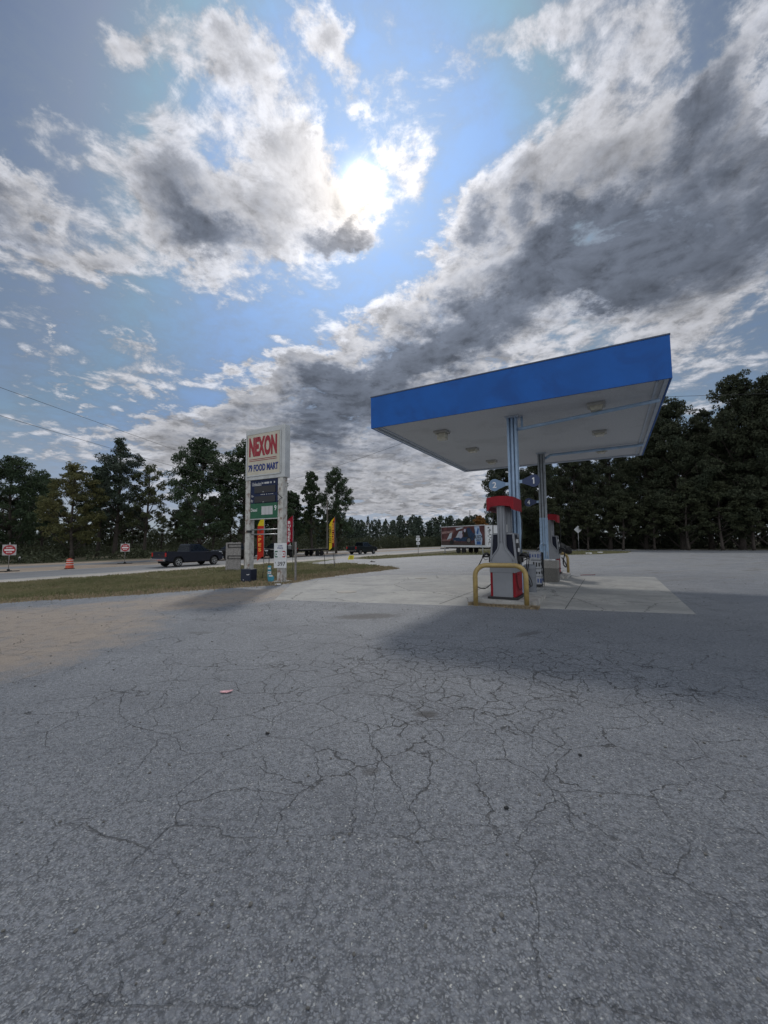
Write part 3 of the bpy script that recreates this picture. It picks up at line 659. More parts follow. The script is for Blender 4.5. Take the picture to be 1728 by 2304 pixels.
for (u, v, k) in ((1.56, 1.5, 1), (1.68, 4.26, 0), (1.71, 6.88, 0), (5.76, 1.13, 2), (5.77, 4.05, 0), (5.77, 6.92, 0)):
    a = bpy.data.objects.new('canopy_light', None)
    bm = BM(); box(bm, (0, 0, -.035), (.40, .40, .07), bev=.02); ho = obj('light_fitting', bm, M['housing'], can, (u, v, Z_ + .05))
    bm = BM()
    if k == 1:
        box(bm, (.02, 0, -.17), (.27, .25, .20), bev=.03); box(bm, (-.10, -.02, -.08), (.18, .05, .02), rz=.4)
        ho['label'] = 'broken fitting with its lamp box hanging down'
    else: prism(bm, [(-.15, -.07), (-.11, -.135 - .02 * k), (.11, -.135 - .02 * k), (.15, -.07)], 'y', -.14, .14)
    obj('lamp_lens', bm, M['lens'], ho)
    bpy.data.objects.remove(a)

# pump number plates fixed to the columns
def numplate(pos, sgn, num, label, dark=True):
    o = thing('number_plate', label, 'number plate', pos, CROT, 'pump number plates')
    bm = BM(); pts = []
    for k in range(-10, 11): a = math.pi * .72 * k / 10; pts.append((sgn * (.05 + .155 * math.cos(a)), .165 * math.sin(a)))
    pts = [(sgn * -.24, .05)] + [(x, z) for x, z in pts[::-1]] + [(sgn * -.24, -.05)] if True else pts
    prism(bm, pts, 'y', -.012, .012); obj('plate', bm, M['numdark'] if dark else M['numlight'], o)
    bm = BM(); box(bm, (sgn * -.27, 0, 0), (.14, .018, .085)); obj('bracket', bm, M['colblue'], o)
    if num == '1':
        bm = BM(); prism(bm, [(-.012, -.083), (.016, -.083), (.016, .083), (-.008, .083), (-.042, .050), (-.030, .034), (-.012, .050)], 'y', -.018, -.013); obj('lettering', bm, M['textwhite'], o, (sgn * .05, 0, 0))
    else: lettering(num, M['textwhite'], o, (sgn * .05, -.016, 0), .105, .165, bold=.02)
numplate(cl(3.728 - .46, 1.1, 3.02), -1, '2', 'pale blue plate numbered 2 left of the near canopy column', False)
numplate(cl(3.728 + .46, 1.1, 3.06), 1, '1', 'dark blue plate numbered 1 right of the near canopy column')
numplate(cl(3.728 - .46, 6.36, 2.97), -1, '4', 'dark blue plate numbered 4 left of the far canopy column')

# islands, pumps, guards
def island(v0, v1, label):
    bm = BM(); box(bm, ((3.03 + 4.40) / 2, (v0 + v1) / 2, .06), (1.37, v1 - v0, .12))
    es = [e for e in bm.edges if abs((e.verts[0].co - e.verts[1].co).z) > .1]; bmesh.ops.bevel(bm, geom=es, offset=.16, segments=5, affect='EDGES')
    es = [e for e in bm.edges if all(abs(v.co.z - .12) < .001 for v in e.verts) and len(e.link_faces) == 2 and abs(e.calc_face_angle(0)) > .5]
    bmesh.ops.bevel(bm, geom=es, offset=.015, segments=2, affect='EDGES')
    o = obj('pump_island', bm, M['island'], loc=tuple(CA)); o.rotation_euler = (0, 0, CROT); return tag(o, label, 'pump island', 'raised pump islands')
island(-.42, 1.45, 'near raised concrete pump island with dry grass along its front')
island(7.1, 9.0, 'far raised concrete pump island beyond the concrete bin')

def make_pump(label, loc):
    p = thing('fuel_pump', label, 'fuel pump', loc, CROT, 'fuel pumps under the canopy'); p.scale = (1, 1, .94)
    hw, L = .27, .86                                     # half width across the island, length along it
    bm = BM(); box(bm, (0, L / 2, .03), (.70, L + .10, .06), bev=.008); obj('base', bm, M['black'], p)
    # lower cabinet and shoulders of the body
    bm = BM(); box(bm, (0, L / 2, .06 + .30), (.46, L, .60)); obj('cabinet', bm, M['pumpgrey'], p)
    bm = BM()
    for s in (-1, 1):
        bm = BM(); box(bm, (s * .262, L / 2, .06 + .305), (.06, L - .03, .61), bev=.006); box(bm, (s * .294, L * .28, .36), (.004, .012, .56)); box(bm, (s * .296, L * .5, .60), (.012, .10, .02)); obj('door_panel', bm, M['red'], p)
    bm = BM(); box(bm, (0, L / 2, .755), (.60, L + .01, .19), bev=.01); obj('body', bm, M['pumpgrey'], p)
    # bottle-shaped end casings
    prof = [(.285, .851), (.282, .95), (.262, 1.03), (.215, 1.11), (.155, 1.19), (.110, 1.26), (.092, 1.34), (.088, 1.6), (.088, 2.35)]
    pts = prof + [(-x, z) for x, z in prof[::-1]]
    for y0, y1 in ((-.005, .13), (L - .13, L + .005)):
        bm = BM(); prism(bm, pts, 'y', y0, y1); bmesh.ops.triangulate(bm, faces=[f for f in bm.faces if len(f.verts) > 4])
        e = obj('end_casing', bm, M['pumpgrey'], p)
        ys = y0 - .012 if y0 < .1 else y1 + .012
        bm = BM()
        for s in (-1, 1): tube(bm, [(s * (x - .025), ys, z) for x, z in prof[1:]], .012, 6)
        tube(bm, [(-.03, ys, 1.4), (-.03, ys, 2.32)], .006, 5); tube(bm, [(.03, ys, 1.4), (.03, ys, 2.32)], .006, 5)
        obj('casing_ridge', bm, M['pumpgrey'], e)
    bm = BM(); prism(bm, [(.27, .852), (.22, 1.62), (-.22, 1.62), (-.27, .852)], 'y', .133, L - .133); obj('head_panel', bm, M['navy'], p)
    bm = BM()
    for s in (-1, 1):
        for y in (.155, L - .155):
            bm = BM(); prism(bm, [(s * .325, .852), (s * .28, .852), (s * .225, 1.64), (s * .265, 1.64)], 'y', y - .03, y + .03); obj('side_frame', bm, M['pumpgrey'], p)
    bm = BM(); box(bm, (0, L / 2, 1.97), (.20, L - .5, .72)); box(bm, (0, L / 2, 1.64), (.46, L - .24, .035)); obj('mast', bm, M['pumpgrey'], p)
    bm = BM(); box(bm, (.055, .252, 1.78), (.085, .008, .20)); obj('decal', bm, M['digit'], p)
    for s in (-1, 1):                                    # displays on both long sides
        bm = BM(); box(bm, (s * .262, L / 2, 1.42), (.02, .42, .24), rot=Euler((0, s * .06, 0)).to_matrix()); d = obj('display', bm, M['black'], p)
        bm = BM(); box(bm, (s * .278, L / 2, 1.45), (.01, .26, .10)); obj('screen', bm, M['digit'], d)
        bm = BM(); box(bm, (s * .305, L / 2 + .02, 1.22), (.012, .16, .10)); obj('card_reader', bm, M['white'], d)
    # red arched crown
    bm = BM(); n = 14; top = []; 
    for k in range(n + 1):
        u = -1 + 2 * k / n; x = u * .318
        top.append((x, 2.56 + .035 * (1 - u * u), 2.30 + .055 * (1 - abs(u)) ** .5 if abs(u) < .72 else 2.27 - .04 * (abs(u) - .72) / .28))
    for k in range(n):
        (x0, a0, b0), (x1, a1, b1) = top[k], top[k + 1]
        f = -.055 - .03 * (1 - ((x0 + x1) / .636) ** 2); g = L + .055
        prism(bm, [(x0, b0), (x1, b1), (x1, a1), (x0, a0)], 'y', f, g)
    bmesh.ops.remove_doubles(bm, verts=bm.verts, dist=.0008)
    obj('crown', bm, M['red'], p)
    bm = BM(); box(bm, (-.321, L / 2, 2.415), (.012, L + .06, .22)); obj('crown_end', bm, M['digit'], p)
    for s in (-1, 1):                                    # nozzles in their boots, and the hoses
        for y in ((.30, .56) if s > 0 else (.30,)):
            bm = BM()
            box(bm, (s * .335, y, .98), (.10, .10, .17), bev=.015); 
            tube(bm, [(s * .36, y, 1.07), (s * .43, y - .03, 1.13), (s * .50, y - .05, 1.10), (s * .53, y - .05, 1.03)], [.03, .035, .03, .02], 8)
            box(bm, (s * .45, y - .03, 1.05), (.12, .035, .05), bev=.01); tube(bm, [(s * .40, y - .03, .99), (s * .47, y - .04, .96), (s * .52, y - .04, 1.02)], .009, 6)
            nz = obj('nozzle', bm, M['black'], p)
            bm = BM(); x0 = s * .53
            if s < 0: path = [(x0, y - .05, 1.03), (-.60, y - .1, .86), (-.72, y - .16, .62), (-.74, y - .18, .40), (-.64, y - .16, .26), (-.48, y - .12, .22), (-.33, y - .1, .34)]
            else: path = [(x0, y - .05, 1.03), (.50, y - .02, .80), (.44, y, .55), (.46, y + .06, .36), (.54, y + .16, .28), (.50, y + .25, .45), (.36, y + .28, .70)]
            tube(bm, smoothpath(path, 5), .013, 7); obj('hose', bm, M['rubber'], nz)
        bm = BM(); path = [(s * .31, .70, 2.30), (s * .36, .68, 1.9), (s * .35, .62, 1.5), (s * .33, .6, 1.1)]
        tube(bm, smoothpath(path, 4), .012, 6); obj('hose', bm, M['rubber'], p)
    bm = BM(); tube(bm, smoothpath([(.30, .10, .66), (.31, .12, .45), (.32, .22, .28), (.33, .38, .20), (.33, .5, .24)], 5), .011, 6); obj('drain_hose', bm, M['hosered'], p)
    return p
pump = make_pump('near fuel pump with red crown, on the island behind the yellow U guard', cl(3.66, -.20, .12))
dup(pump, cl(3.75, 7.72, .12), CROT, 'far fuel pump with red crown, half hidden behind the far column')

def make_guard(label, loc):
    bm = BM(); r = .25; w = .56; top = .93; pts = [(-w, 0, -.02), (-w, 0, top - r)]
    pts += [(-w + r - r * math.cos(a), 0, top - r + r * math.sin(a)) for a in [math.pi / 2 * k / 8 for k in range(1, 9)]]
    pts += [(w - r + r * math.sin(a), 0, top - r + r * math.cos(a)) for a in [math.pi / 2 * k / 8 for k in range(0, 9)]]
    pts += [(w, 0, -.02)]
    tube(bm, pts, .055, 16); o = obj('guard_rail', bm, M['yellow'], loc=loc); o.rotation_euler = (0, 0, CROT)
    return tag(o, label, 'guard rail', 'yellow U-shaped pump guards')
g1 = make_guard('near yellow U-shaped pipe guard in front of the first pump', cl(3.68, -.52))
g1.rotation_euler = (0, 0, R(-17))
make_guard('far yellow U-shaped pipe guard beyond the second pump', cl(3.72, 9.12))

# things between the pumps
b = thing('trash_can', 'slim round grey waste bin right behind the near pump', 'trash can', cl(3.93, 1.80, 0), CROT)
bm = BM(); cyl(bm, (0, 0, 0), (0, 0, .72), .17, .18, 24); obj('bin_body', bm, M['bin'], b)
bm = BM(); cyl(bm, (0, 0, .723), (0, 0, .80), .188, .17, 24); cyl(bm, (0, 0, .80), (0, 0, .84), .17, .10, 24); obj('lid', bm, M['bin'], b)
bm = BM(); cyl(bm, (0, 0, .50), (0, 0, .515), .186, .186, 24); obj('band', bm, M['bin'], b)
b = thing('concrete_bin', 'square aggregate-faced concrete bin at the foot of the far column', 'trash can', cl(3.96, 5.93, 0), CROT)
bm = BM(); box(bm, (0, 0, .24), (.56, .56, .48), bev=.01); obj('bin_body', bm, M['pebble'], b)
bm = BM(); box(bm, (0, 0, .622), (.58, .58, .28), bev=.02); obj('bin_cap', bm, M['pebblecap'], b)
bm = BM()
for (x, y) in ((-.10, .0), (.02, .05), (.10, -.04)): box(bm, (x, y, .785), (.13, .10, .045), rz=x * 7, bev=.008)
obj('paper_towels', bm, M['white'], b)
rack = thing('display_rack', 'dark wire rack holding cases of bottles between the two pumps', 'rack', cl(3.77, 4.05, 0), CROT)
rack.scale = (.82, .72, 1.1)
bm = BM(); box(bm, (0, 0, .05), (.42, .52, .05)); obj('rack_base', bm, M['boxdark'], rack)
bm = BM()
for x in (-.24, .24):
    for y in (-.29, .29): cyl(bm, (x, y, 0), (x, y, 1.02), .012, seg=6)
box(bm, (0, .30, .55), (.48, .01, .9)); obj('rack_frame', bm, M['boxdark'], rack)
cs = ['lowest case in the rack, white with a dark blue corner print', 'second case up in the rack, pale with dark label blocks', 'third case up in the rack, plain pale panels', 'topmost case in the rack, boxed blue lettering panel']
for i, (z, dx, tw) in enumerate(((.078, .02, .05), (.305, .0, -.04), (.535, -.01, .03), (.79, -.02, -.06))):
    p = Vector(cl(3.77 + dx, 4.03, z * 1.1)); c = thing('bottle_case', cs[i], 'case', tuple(p), CROT + tw, 'cases stacked in the rack'); c.scale = (.82, .72, 1.1)
    hh = .215 if i < 2 else .235
    bm = BM(); box(bm, (0, 0, hh / 2), (.40, .48, hh), bev=.006); obj('carton', bm, M['box'], c)
    bm = BM(); r2 = random.Random(i)
    for k in range(4):
        if r2.random() < .85: box(bm, (-.15 + k * .10, -.242, hh * .5), (.055, .006, hh * r2.uniform(.3, .7)))
        box(bm, (.202, -.17 + k * .115, hh * r2.uniform(.35, .65)), (.006, .07, hh * r2.uniform(.2, .6)))
    obj('label_print', bm, M['boxblue'] if i in (0, 3) else M['textblack'], c)
bm = BM(); tube(bm, smoothpath([(0, 0, .01), (.25, .1, .012), (.5, .05, .012), (.6, -.05, .03)], 4), .012, 6)
o = obj('rubber_strap', bm, M['fdark'], loc=cl(4.75, 9.1, 0)); tag(o, 'dark red strap lying on the ground past the far guard', 'strap')
pf = thing('pipe_fitting', 'pale blue pipe loop strapped to the far column above the bin', 'pipe', cl(3.728, 6.26, 0), CROT)
bm = BM(); tube(bm, [(-.13, -.05, .80), (-.13, -.05, 1.32), (-.10, -.05, 1.36), (.10, -.05, 1.36), (.13, -.05, 1.32), (.13, -.05, .80)], .018, 8); obj('pipe', bm, M['colblue'], pf)
bm = BM(); tube(bm, [(0, -.05, 1.28), (0, -.05, 1.42)], .014, 6); obj('stub', bm, M['colgrey'], pf)
bm = BM(); box(bm, (.12, -.07, 1.0), (.04, .05, .14)); obj('valve', bm, M['colgrey'], pf)

# ---------------------------------------------------------------- roadside sign
sg = thing('roadside_sign', 'tall two-post store sign with white cabinet and red lettering above fuel price panels', 'sign', (-5.62, 16.2, 0), R(-28.5))
SWd = 2.10
bm = BM(); box(bm, (SWd / 2, .15, 5.03), (SWd, .30, 2.06), bev=.02); cab = obj('cabinet', bm, M['signbox'], sg)
bm = BM(); box(bm, (SWd / 2 - .06, -.006, 5.02), (1.72, .03, 1.66)); obj('face', bm, M['cream'], cab)
bm = BM()
for (c, s) in (((SWd / 2 - .06, -.024, 5.87), (1.80, .014, .05)), ((SWd / 2 - .06, -.024, 4.17), (1.80, .014, .05)), ((.085, -.024, 5.02), (.05, .014, 1.65)), ((1.895, -.024, 5.02), (.05, .014, 1.65))): box(bm, c, s)
obj('retainer', bm, M['signbox'], cab)
lettering('NEXON', M['textred'], sg, (SWd / 2 - .08, -.026, 5.33), 1.50, .80, bold=.055)
bm = BM(); box(bm, (SWd / 2 - .08, -.026, 4.83), (1.46, .008, .022)); box(bm, (SWd / 2 - .08, -.026, 4.765), (1.46, .008, .022)); obj('rule_lines', bm, M['textred'], sg)
lettering('79 FOOD MART', M['textblue'], sg, (SWd / 2 - .06, -.026, 4.47), 1.60, .29, bold=.045)
for x, lb in ((.13, None), (1.87, None)):
    bm = BM(); box(bm, (x, .15, 2.0 - .1), (.25, .25, 4.2), bev=.006)
    for k in range(5): z = random.Random(int(x * 10) + k).uniform(.3, 3.6); box(bm, (x, .15, z), (.262, .262, .02))
    pp = obj('post', bm, M['post'], sg)
    bm = BM(); box(bm, (x, .15, -.02), (.55, .55, .14), bev=.03); obj('footing', bm, M['island'], pp)
bm = BM(); box(bm, (1.0, .12, 3.53), (1.49, .14, .93)); pb = obj('price_panel', bm, M['signblue'], sg)
bm = BM(); box(bm, (1.0, .12, 2.755), (1.49, .14, .60)); pg = obj('diesel_panel', bm, M['signgreen'], sg)
bm = BM(); box(bm, (1.05, .036, 3.60), (1.12, .02, .27)); box(bm, (1.05, .036, 3.21), (1.12, .02, .25)); obj('blank_panel', bm, M['signblack'], pb)
bm = BM(); box(bm, (1.0, .12, 2.435), (1.49, .15, .03)); obj('panel_edge', bm, M['digit'], pg)
lettering('Unleaded', M['digit'], sg, (.60, .045, 3.83), .50, .15, bold=.01)
for (x, y, z, w, hh) in [(x, .045, 3.85, w, .07) for x, w in ((.93, .05), (1.06, .09), (1.19, .15), (1.36, .07), (1.54, .06))] + [(x, .045, 3.40, .045, .028) for x in (.85, .93, 1.02, 1.14, 1.26, 1.37, 1.46)] + [(.98, .022, 3.50, .06, .02), (.98, .022, 3.10, .06, .02)]:
    bm = BM(); box(bm, (x, y, z), (w, .008, hh)); obj('digit_scrap', bm, M['digit'], sg)
lettering('Un', M['digit'], sg, (.37, .045, 3.36), .12, .09, bold=.01); lettering('Pr', M['digit'], sg, (.36, .045, 3.16), .11, .12, bold=.01)
lettering('Diesel', M['textwhite'], sg, (.46, .045, 2.80), .34, .13, bold=.005)
for k in range(3): bm = BM(); box(bm, (.97 + k * .20, .045, 2.76), (.185, .012, .33)); obj('digit_plate', bm, M['digit'], sg)
lettering('9', M['textwhite'], sg, (1.60, .045, 2.84), .10, .21, bold=.01)
bm = BM(); tube(bm, [(.2, .15, 2.02), (1.8, .15, 2.02)], .025, 8); obj('crossbar', bm, M['steel'], sg); bm = BM(); tube(bm, [(.2, .12, 1.83), (1.8, .12, 1.83)], .022, 8); obj('crossbar', bm, M['steel'], sg)
bm = BM(); tube(bm, smoothpath([(1.72, .02, 3.5), (1.80, -.02, 3.35), (1.96, .0, 3.22), (1.97, .05, 3.2)], 4), .012, 5); obj('loose_cable', bm, M['rubber'], sg)
bm = BM(); tube(bm, smoothpath([(1.72, .02, 2.95), (1.82, -.02, 3.1), (1.96, .0, 3.2)], 4), .01, 5); obj('loose_cable', bm, M['rubber'], sg)
bm = BM(); box(bm, (.25, .02, 1.95), (.20, .10, .09)); obj('junction_box', bm, M['rubber'], sg)

def onsign(x, y, z=0.0): c, s = math.cos(R(-28.5)), math.sin(R(-28.5)); return (-5.62 + x * c - y * s, 16.2 + x * s + y * c, z)
lp_ = thing('price_sign', 'white LOW PRICE board reading 397 strapped to the right sign post', 'sign', onsign(1.95, -.03, 0), R(-8))
bm = BM(); box(bm, (0, 0, 1.01), (.49, .03, .93), bev=.006); obj('board', bm, M['white'], lp_)
lettering('LOW', M['textblue'], lp_, (-.0, -.018, 1.375), .17, .055, bold=.02); lettering('PRICE', M['textblue'], lp_, (0, -.018, 1.29), .22, .055, bold=.02)
for i, (x, m_) in enumerate(((-.15, 'signgreen'), (0, 'white'), (.14, 'signred'))):
    bm = BM()
    if i != 1:
        box(bm, (x, -.018, 1.165), (.10, .006, .045)); box(bm, (x, -.018, .965), (.10, .006, .045)); box(bm, (x + (-.055 if i == 0 else .055), -.018, 1.065), (.018, .006, .2)); box(bm, (x, -.018, 1.06), (.035, .006, .05))
    else: box(bm, (x, -.018, 1.17), (.11, .006, .04)); box(bm, (x, -.018, 1.05), (.035, .006, .05)); box(bm, (x, -.018, .95), (.10, .006, .02))
    obj('icon', bm, M[('signgreen', 'digit', 'signred')[i]], lp_)
bm = BM(); box(bm, (0, -.018, .885), (.47, .006, .012)); obj('divider', bm, M['digit'], lp_)
lettering('$', M['textblack'], lp_, (-.19, -.018, .745), .035, .06, bold=.0); lettering('397', M['textblack'], lp_, (.055, -.018, .70), .30, .16, bold=.01)
ls = thing('lottery_sign', 'small blue and white curled board leaning at the right sign post', 'sign', onsign(1.50, -.06, 0), R(-5))
bm = BM(); prism(bm, [(-.11, .62), (-.12, .2), (-.09, .03), (.02, -.0), (.13, .06), (.14, .2), (.02, .30), (.02, .62)], 'y', -.012, .012); obj('board', bm, M['teal'], ls)
bm = BM(); box(bm, (-.05, -.016, .52), (.11, .006, .06)); box(bm, (-.04, -.016, .36), (.13, .006, .10)); box(bm, (.01, -.016, .24), (.15, .006, .05)); obj('print', bm, M['white'], ls)
lettering('Play', M['textblue'], ls, (-.04, -.022, .36), .09, .05)
nb = thing('newspaper_box', 'dark navy metal box standing at the left sign post', 'box', onsign(.52, -.22, -.02), R(-20))
bm = BM(); box(bm, (0, 0, .26), (.46, .38, .50), bev=.012); obj('box_body', bm, M['signblue'], nb)
for m_ in nb.children: m_.data.materials[0] = mat('navy_box_paint', (.008, .014, .035), .4)
bm = BM(); box(bm, (.10, -.194, .30), (.11, .006, .02)); box(bm, (.16, -.194, .315), (.04, .006, .018)); box(bm, (-.1, -.194, .10), (.04, .006, .02)); obj('handle', bm, M['textwhite'], nb)
for (x, y, h, lb, tilt) in ((-4.83, 16.9, .95, 'thin dark stake with a pale tip left of the price board', .02), (-5.05, 16.75, .35, 'short dark stump of a stake beside the navy box', .1), (-3.50, 15.95, 1.55, 'rough brown stake behind the right sign post', 0)):
    bm = BM(); w = .022 if h < 1.2 else .07; box(bm, (0, 0, h / 2), (w, w, h)); 
    o = obj('stake', bm, M['strap'] if h < 1.2 else M['wood'], loc=(x, y, H(x, y) - .03)); o.rotation_euler = (0, tilt, 0); tag(o, lb, 'stake', 'stakes about the sign')

# feather flags
def flag(label, loc, ztop, zbot, width, rz, cols, words, lean=0.0, side=None):
    f = thing('feather_flag', label, 'flag', loc, rz, 'feather flags along the road')
    hgt = ztop - zbot; n = 24; bm = BM(); Lv = []; Rv = []
    for k in range(n + 1):
        s = k / n; z = zbot + hgt * s
        right = width * (.5) ; left = -width * .5
        if s > .72: left = width * (.5 - (1 - ((s - .72) / .28) ** 1.7))
        zl = z + (-.10 * width / .3 if k == 0 else 0)
        zr = z + (.16 if k == 0 else 0)
        y = .03 * math.sin(s * 9) 
        Lv.append((left, y, zl)); Rv.append((right, y + .02, zr))
    A = [bm.verts.new(p) for p in Lv]; B = [bm.verts.new(((a[0] + b[0]) / 2, a[1] + .02, (a[2] + b[2]) / 2)) for a, b in zip(Lv, Rv)]; C = [bm.verts.new(p) for p in Rv]
    for k in range(n):
        for P, Q, mi in ((A, B, 0), (B, C, 1)):
            fc = bm.faces.new((P[k], Q[k], Q[k + 1], P[k + 1])); s = (k + .5) / n
            fc.material_index = cols(s, mi)
    bmesh.ops.solidify(bm, geom=bm.faces[:], thickness=.006)
    obj('banner', bm, None, f, mats=[M['fyellow'], M['fred'], M['fcrim'], M['fdark']])
    bm = BM(); tube(bm, [(width * .5 + .012, .03, -.1), (width * .5 + .012, .03, ztop * .6), (width * .5 + .012, .03, ztop + .03)], [.016, .013, .006], 6); obj('pole', bm, M['steel'], f)
    for (txt, x, z, w, h, m_, rot) in words: lettering(txt, M[m_], f, (x, -.045, z), w, h, bold=.03, rz=0, rot=(Matrix.Rotation(R(90), 4, 'X') @ Matrix.Rotation(R(90), 4, 'Z')) if rot else None)
    return f
ws = [(c, -.02 - .02 * i * .3, 1.72 - i * .245, .15, .17, 'textorange', False) for i, c in enumerate('VAPES')]
flag('yellow and red feather flag spelling VAPES between the sign posts', (-6.32, 20.6, H(-6.3, 20.6)), 2.95, .72, .32, R(0), lambda s, m: 0 if s > .74 else 1, [('V', -.02, 2.12, .12, .14, 'textblack', False)] + [('A', -.02, 1.92, .15, .16, 'textorange', False)] + [(c, -.02, 1.68 - i * .25, .15, .18, 'textorange', False) for i, c in enumerate('PES')])
flag('crimson feather flag spelling BURGER in white behind the right post', (-4.85, 20.6, H(-4.9, 20.6)), 2.88, 1.45, .34, R(0), lambda s, m: 2, [(c, .0, 2.52 - i * .185, .13, .15, 'textwhite', False) for i, c in enumerate('BURGER')])
flag('yellow and dark red feather flag advertising LOTTERY sold here on two stakes', (-3.22, 24.8, H(-3.3, 24.8)), 3.05, 1.13, .34, R(0), lambda s, m: 0 if m == 0 else (1 if s > .86 else 3), [('LOTTERY', -.10, 2.0, 1.05, .12, 'textblack', True), ('SOLD HERE', .07, 2.08, 1.25, .12, 'textorange', True)])
for (x, y, h, lb, tl) in ((-3.58, 24.55, .95, 'left dark metal stake under the lottery flag', -.10), (-3.03, 24.6, 1.0, 'right dark metal stake under the lottery flag', -.10)):
    bm = BM(); box(bm, (0, 0, h / 2), (.028, .028, h)); o = obj('metal_stake', bm, M['strap'], loc=(x, y, H(x, y) - .03)); o.rotation_euler = (0, tl, 0); tag(o, lb, 'stake', 'metal stakes under the flag')
ys = thing('yard_sign', 'little yellow bandit sign stuck in the verge beyond the lottery flag', 'sign', (-2.75, 33.2, H(-2.75, 33.2)), R(-8))
bm = BM(); prism(bm, [(-.26, .28), (.22, .28), (.26, .62), (-.14, .62)], 'y', -.008, .008); obj('board', bm, M['fyellow'], ys)
bm = BM()
for k in range(3): box(bm, (.02 + .03 * (k % 2), -.012, .36 + k * .09), (.28, .004, .03))
obj('print', bm, M['textblack'], ys)
for x in (-.15, .15): bm = BM(); cyl(bm, (x, 0, -.05), (x, 0, .3), .005, seg=5); obj('wire_leg', bm, M['steel'], ys)
bm = BM(); prism(bm, [(-.2, 0), (-.05, .10), (.02, .04), (.22, .02), (.2, -.02)], 'y', -.05, .06); o = obj('branch', bm, M['bark'], loc=(-.9, 30.2, H(-.9, 30.2) + .03)); tag(o, 'small dark twisted branch lying on the verge tip', 'branch')

# board panel with straps beyond the sign
bp_ = thing('board_fence', 'weathered grey board panel with dark straps behind the left sign post', 'fence', (-11.3, 30.2, H(-11.3, 30.2) - .05), R(-12))
bm = BM()
for k in range(6): box(bm, (-.50 + k * .20, .01 * (k % 2), 1.05), (.194, .03, 2.1 + .03 * (k % 3)))
obj('boards', bm, M['wood'], bp_)
bm = BM()
for k in range(4): box(bm, (.62 + k * .09, .55 - .01 * (k % 2), 1.05), (.08, .03, 2.0))
obj('return_boards', bm, M['wood'], bp_)
bm = BM()
for z in (1.80, .95):
    box(bm, (.12, -.035, z + .16), (1.1, .03, .05)); box(bm, (.12, -.035, z - .05), (1.1, .03, .05)); box(bm, (-.40, -.036, z + .055), (.06, .032, .16)); box(bm, (.86, .50, z + .05), (.3, .03, .05))
obj('strap', bm, M['strap'], bp_)
bm = BM(); cyl(bm, (-.45, .08, -.1), (-.45, .08, 2.1), .05); cyl(bm, (.55, .08, -.1), (.55, .08, 2.1), .05); obj('fence_post', bm, M['wood'], bp_)

# ---------------------------------------------------------------- vehicles (local: +Y forward)
def make_wheel(parent, x, y, r=.40, w=.27, rim='wheel'):
    s = 1 if x > 0 else -1
    bm = BM(); cyl(bm, (x - s * w, y, r), (x, y, r), r, seg=28); es = [e for e in bm.edges if len(e.link_faces) == 2 and abs(e.calc_face_angle(0)) > 1.2]
    bmesh.ops.bevel(bm, geom=es, offset=.03, segments=2, affect='EDGES'); wh = obj('tyre', bm, M['tyre'], parent)
    bm = BM(); cyl(bm, (x - s * .03, y, r), (x + s * .004, y, r), r * .68, seg=28)
    rr = r * .68; rm = obj('rim', bm, M['under'], wh)
    bm = BM()
    for k in range(6):
        a = 2 * math.pi * k / 6 + .3
        box(bm, (x + s * .008, y + math.cos(a) * rr * .52, r + math.sin(a) * rr * .52), (.018, rr * .92, .055), rot=Euler((a, 0, 0)).to_matrix())
    cyl(bm, (x, y, r), (x + s * .022, y, r), rr * .24, seg=12)
    n = 24
    for k in range(n):
        a = 2 * math.pi * k / n; box(bm, (x + s * .006, y + math.cos(a) * rr * .95, r + math.sin(a) * rr * .95), (.02, rr * .13, rr * .28), rot=Euler((a, 0, 0)).to_matrix())
    obj('spokes', bm, M[rim], wh)
def arch(y, r, n=10): return [(y + r * math.cos(a), .42 + r * math.sin(a)) for a in [math.pi * k / n for k in range(n + 1)]]
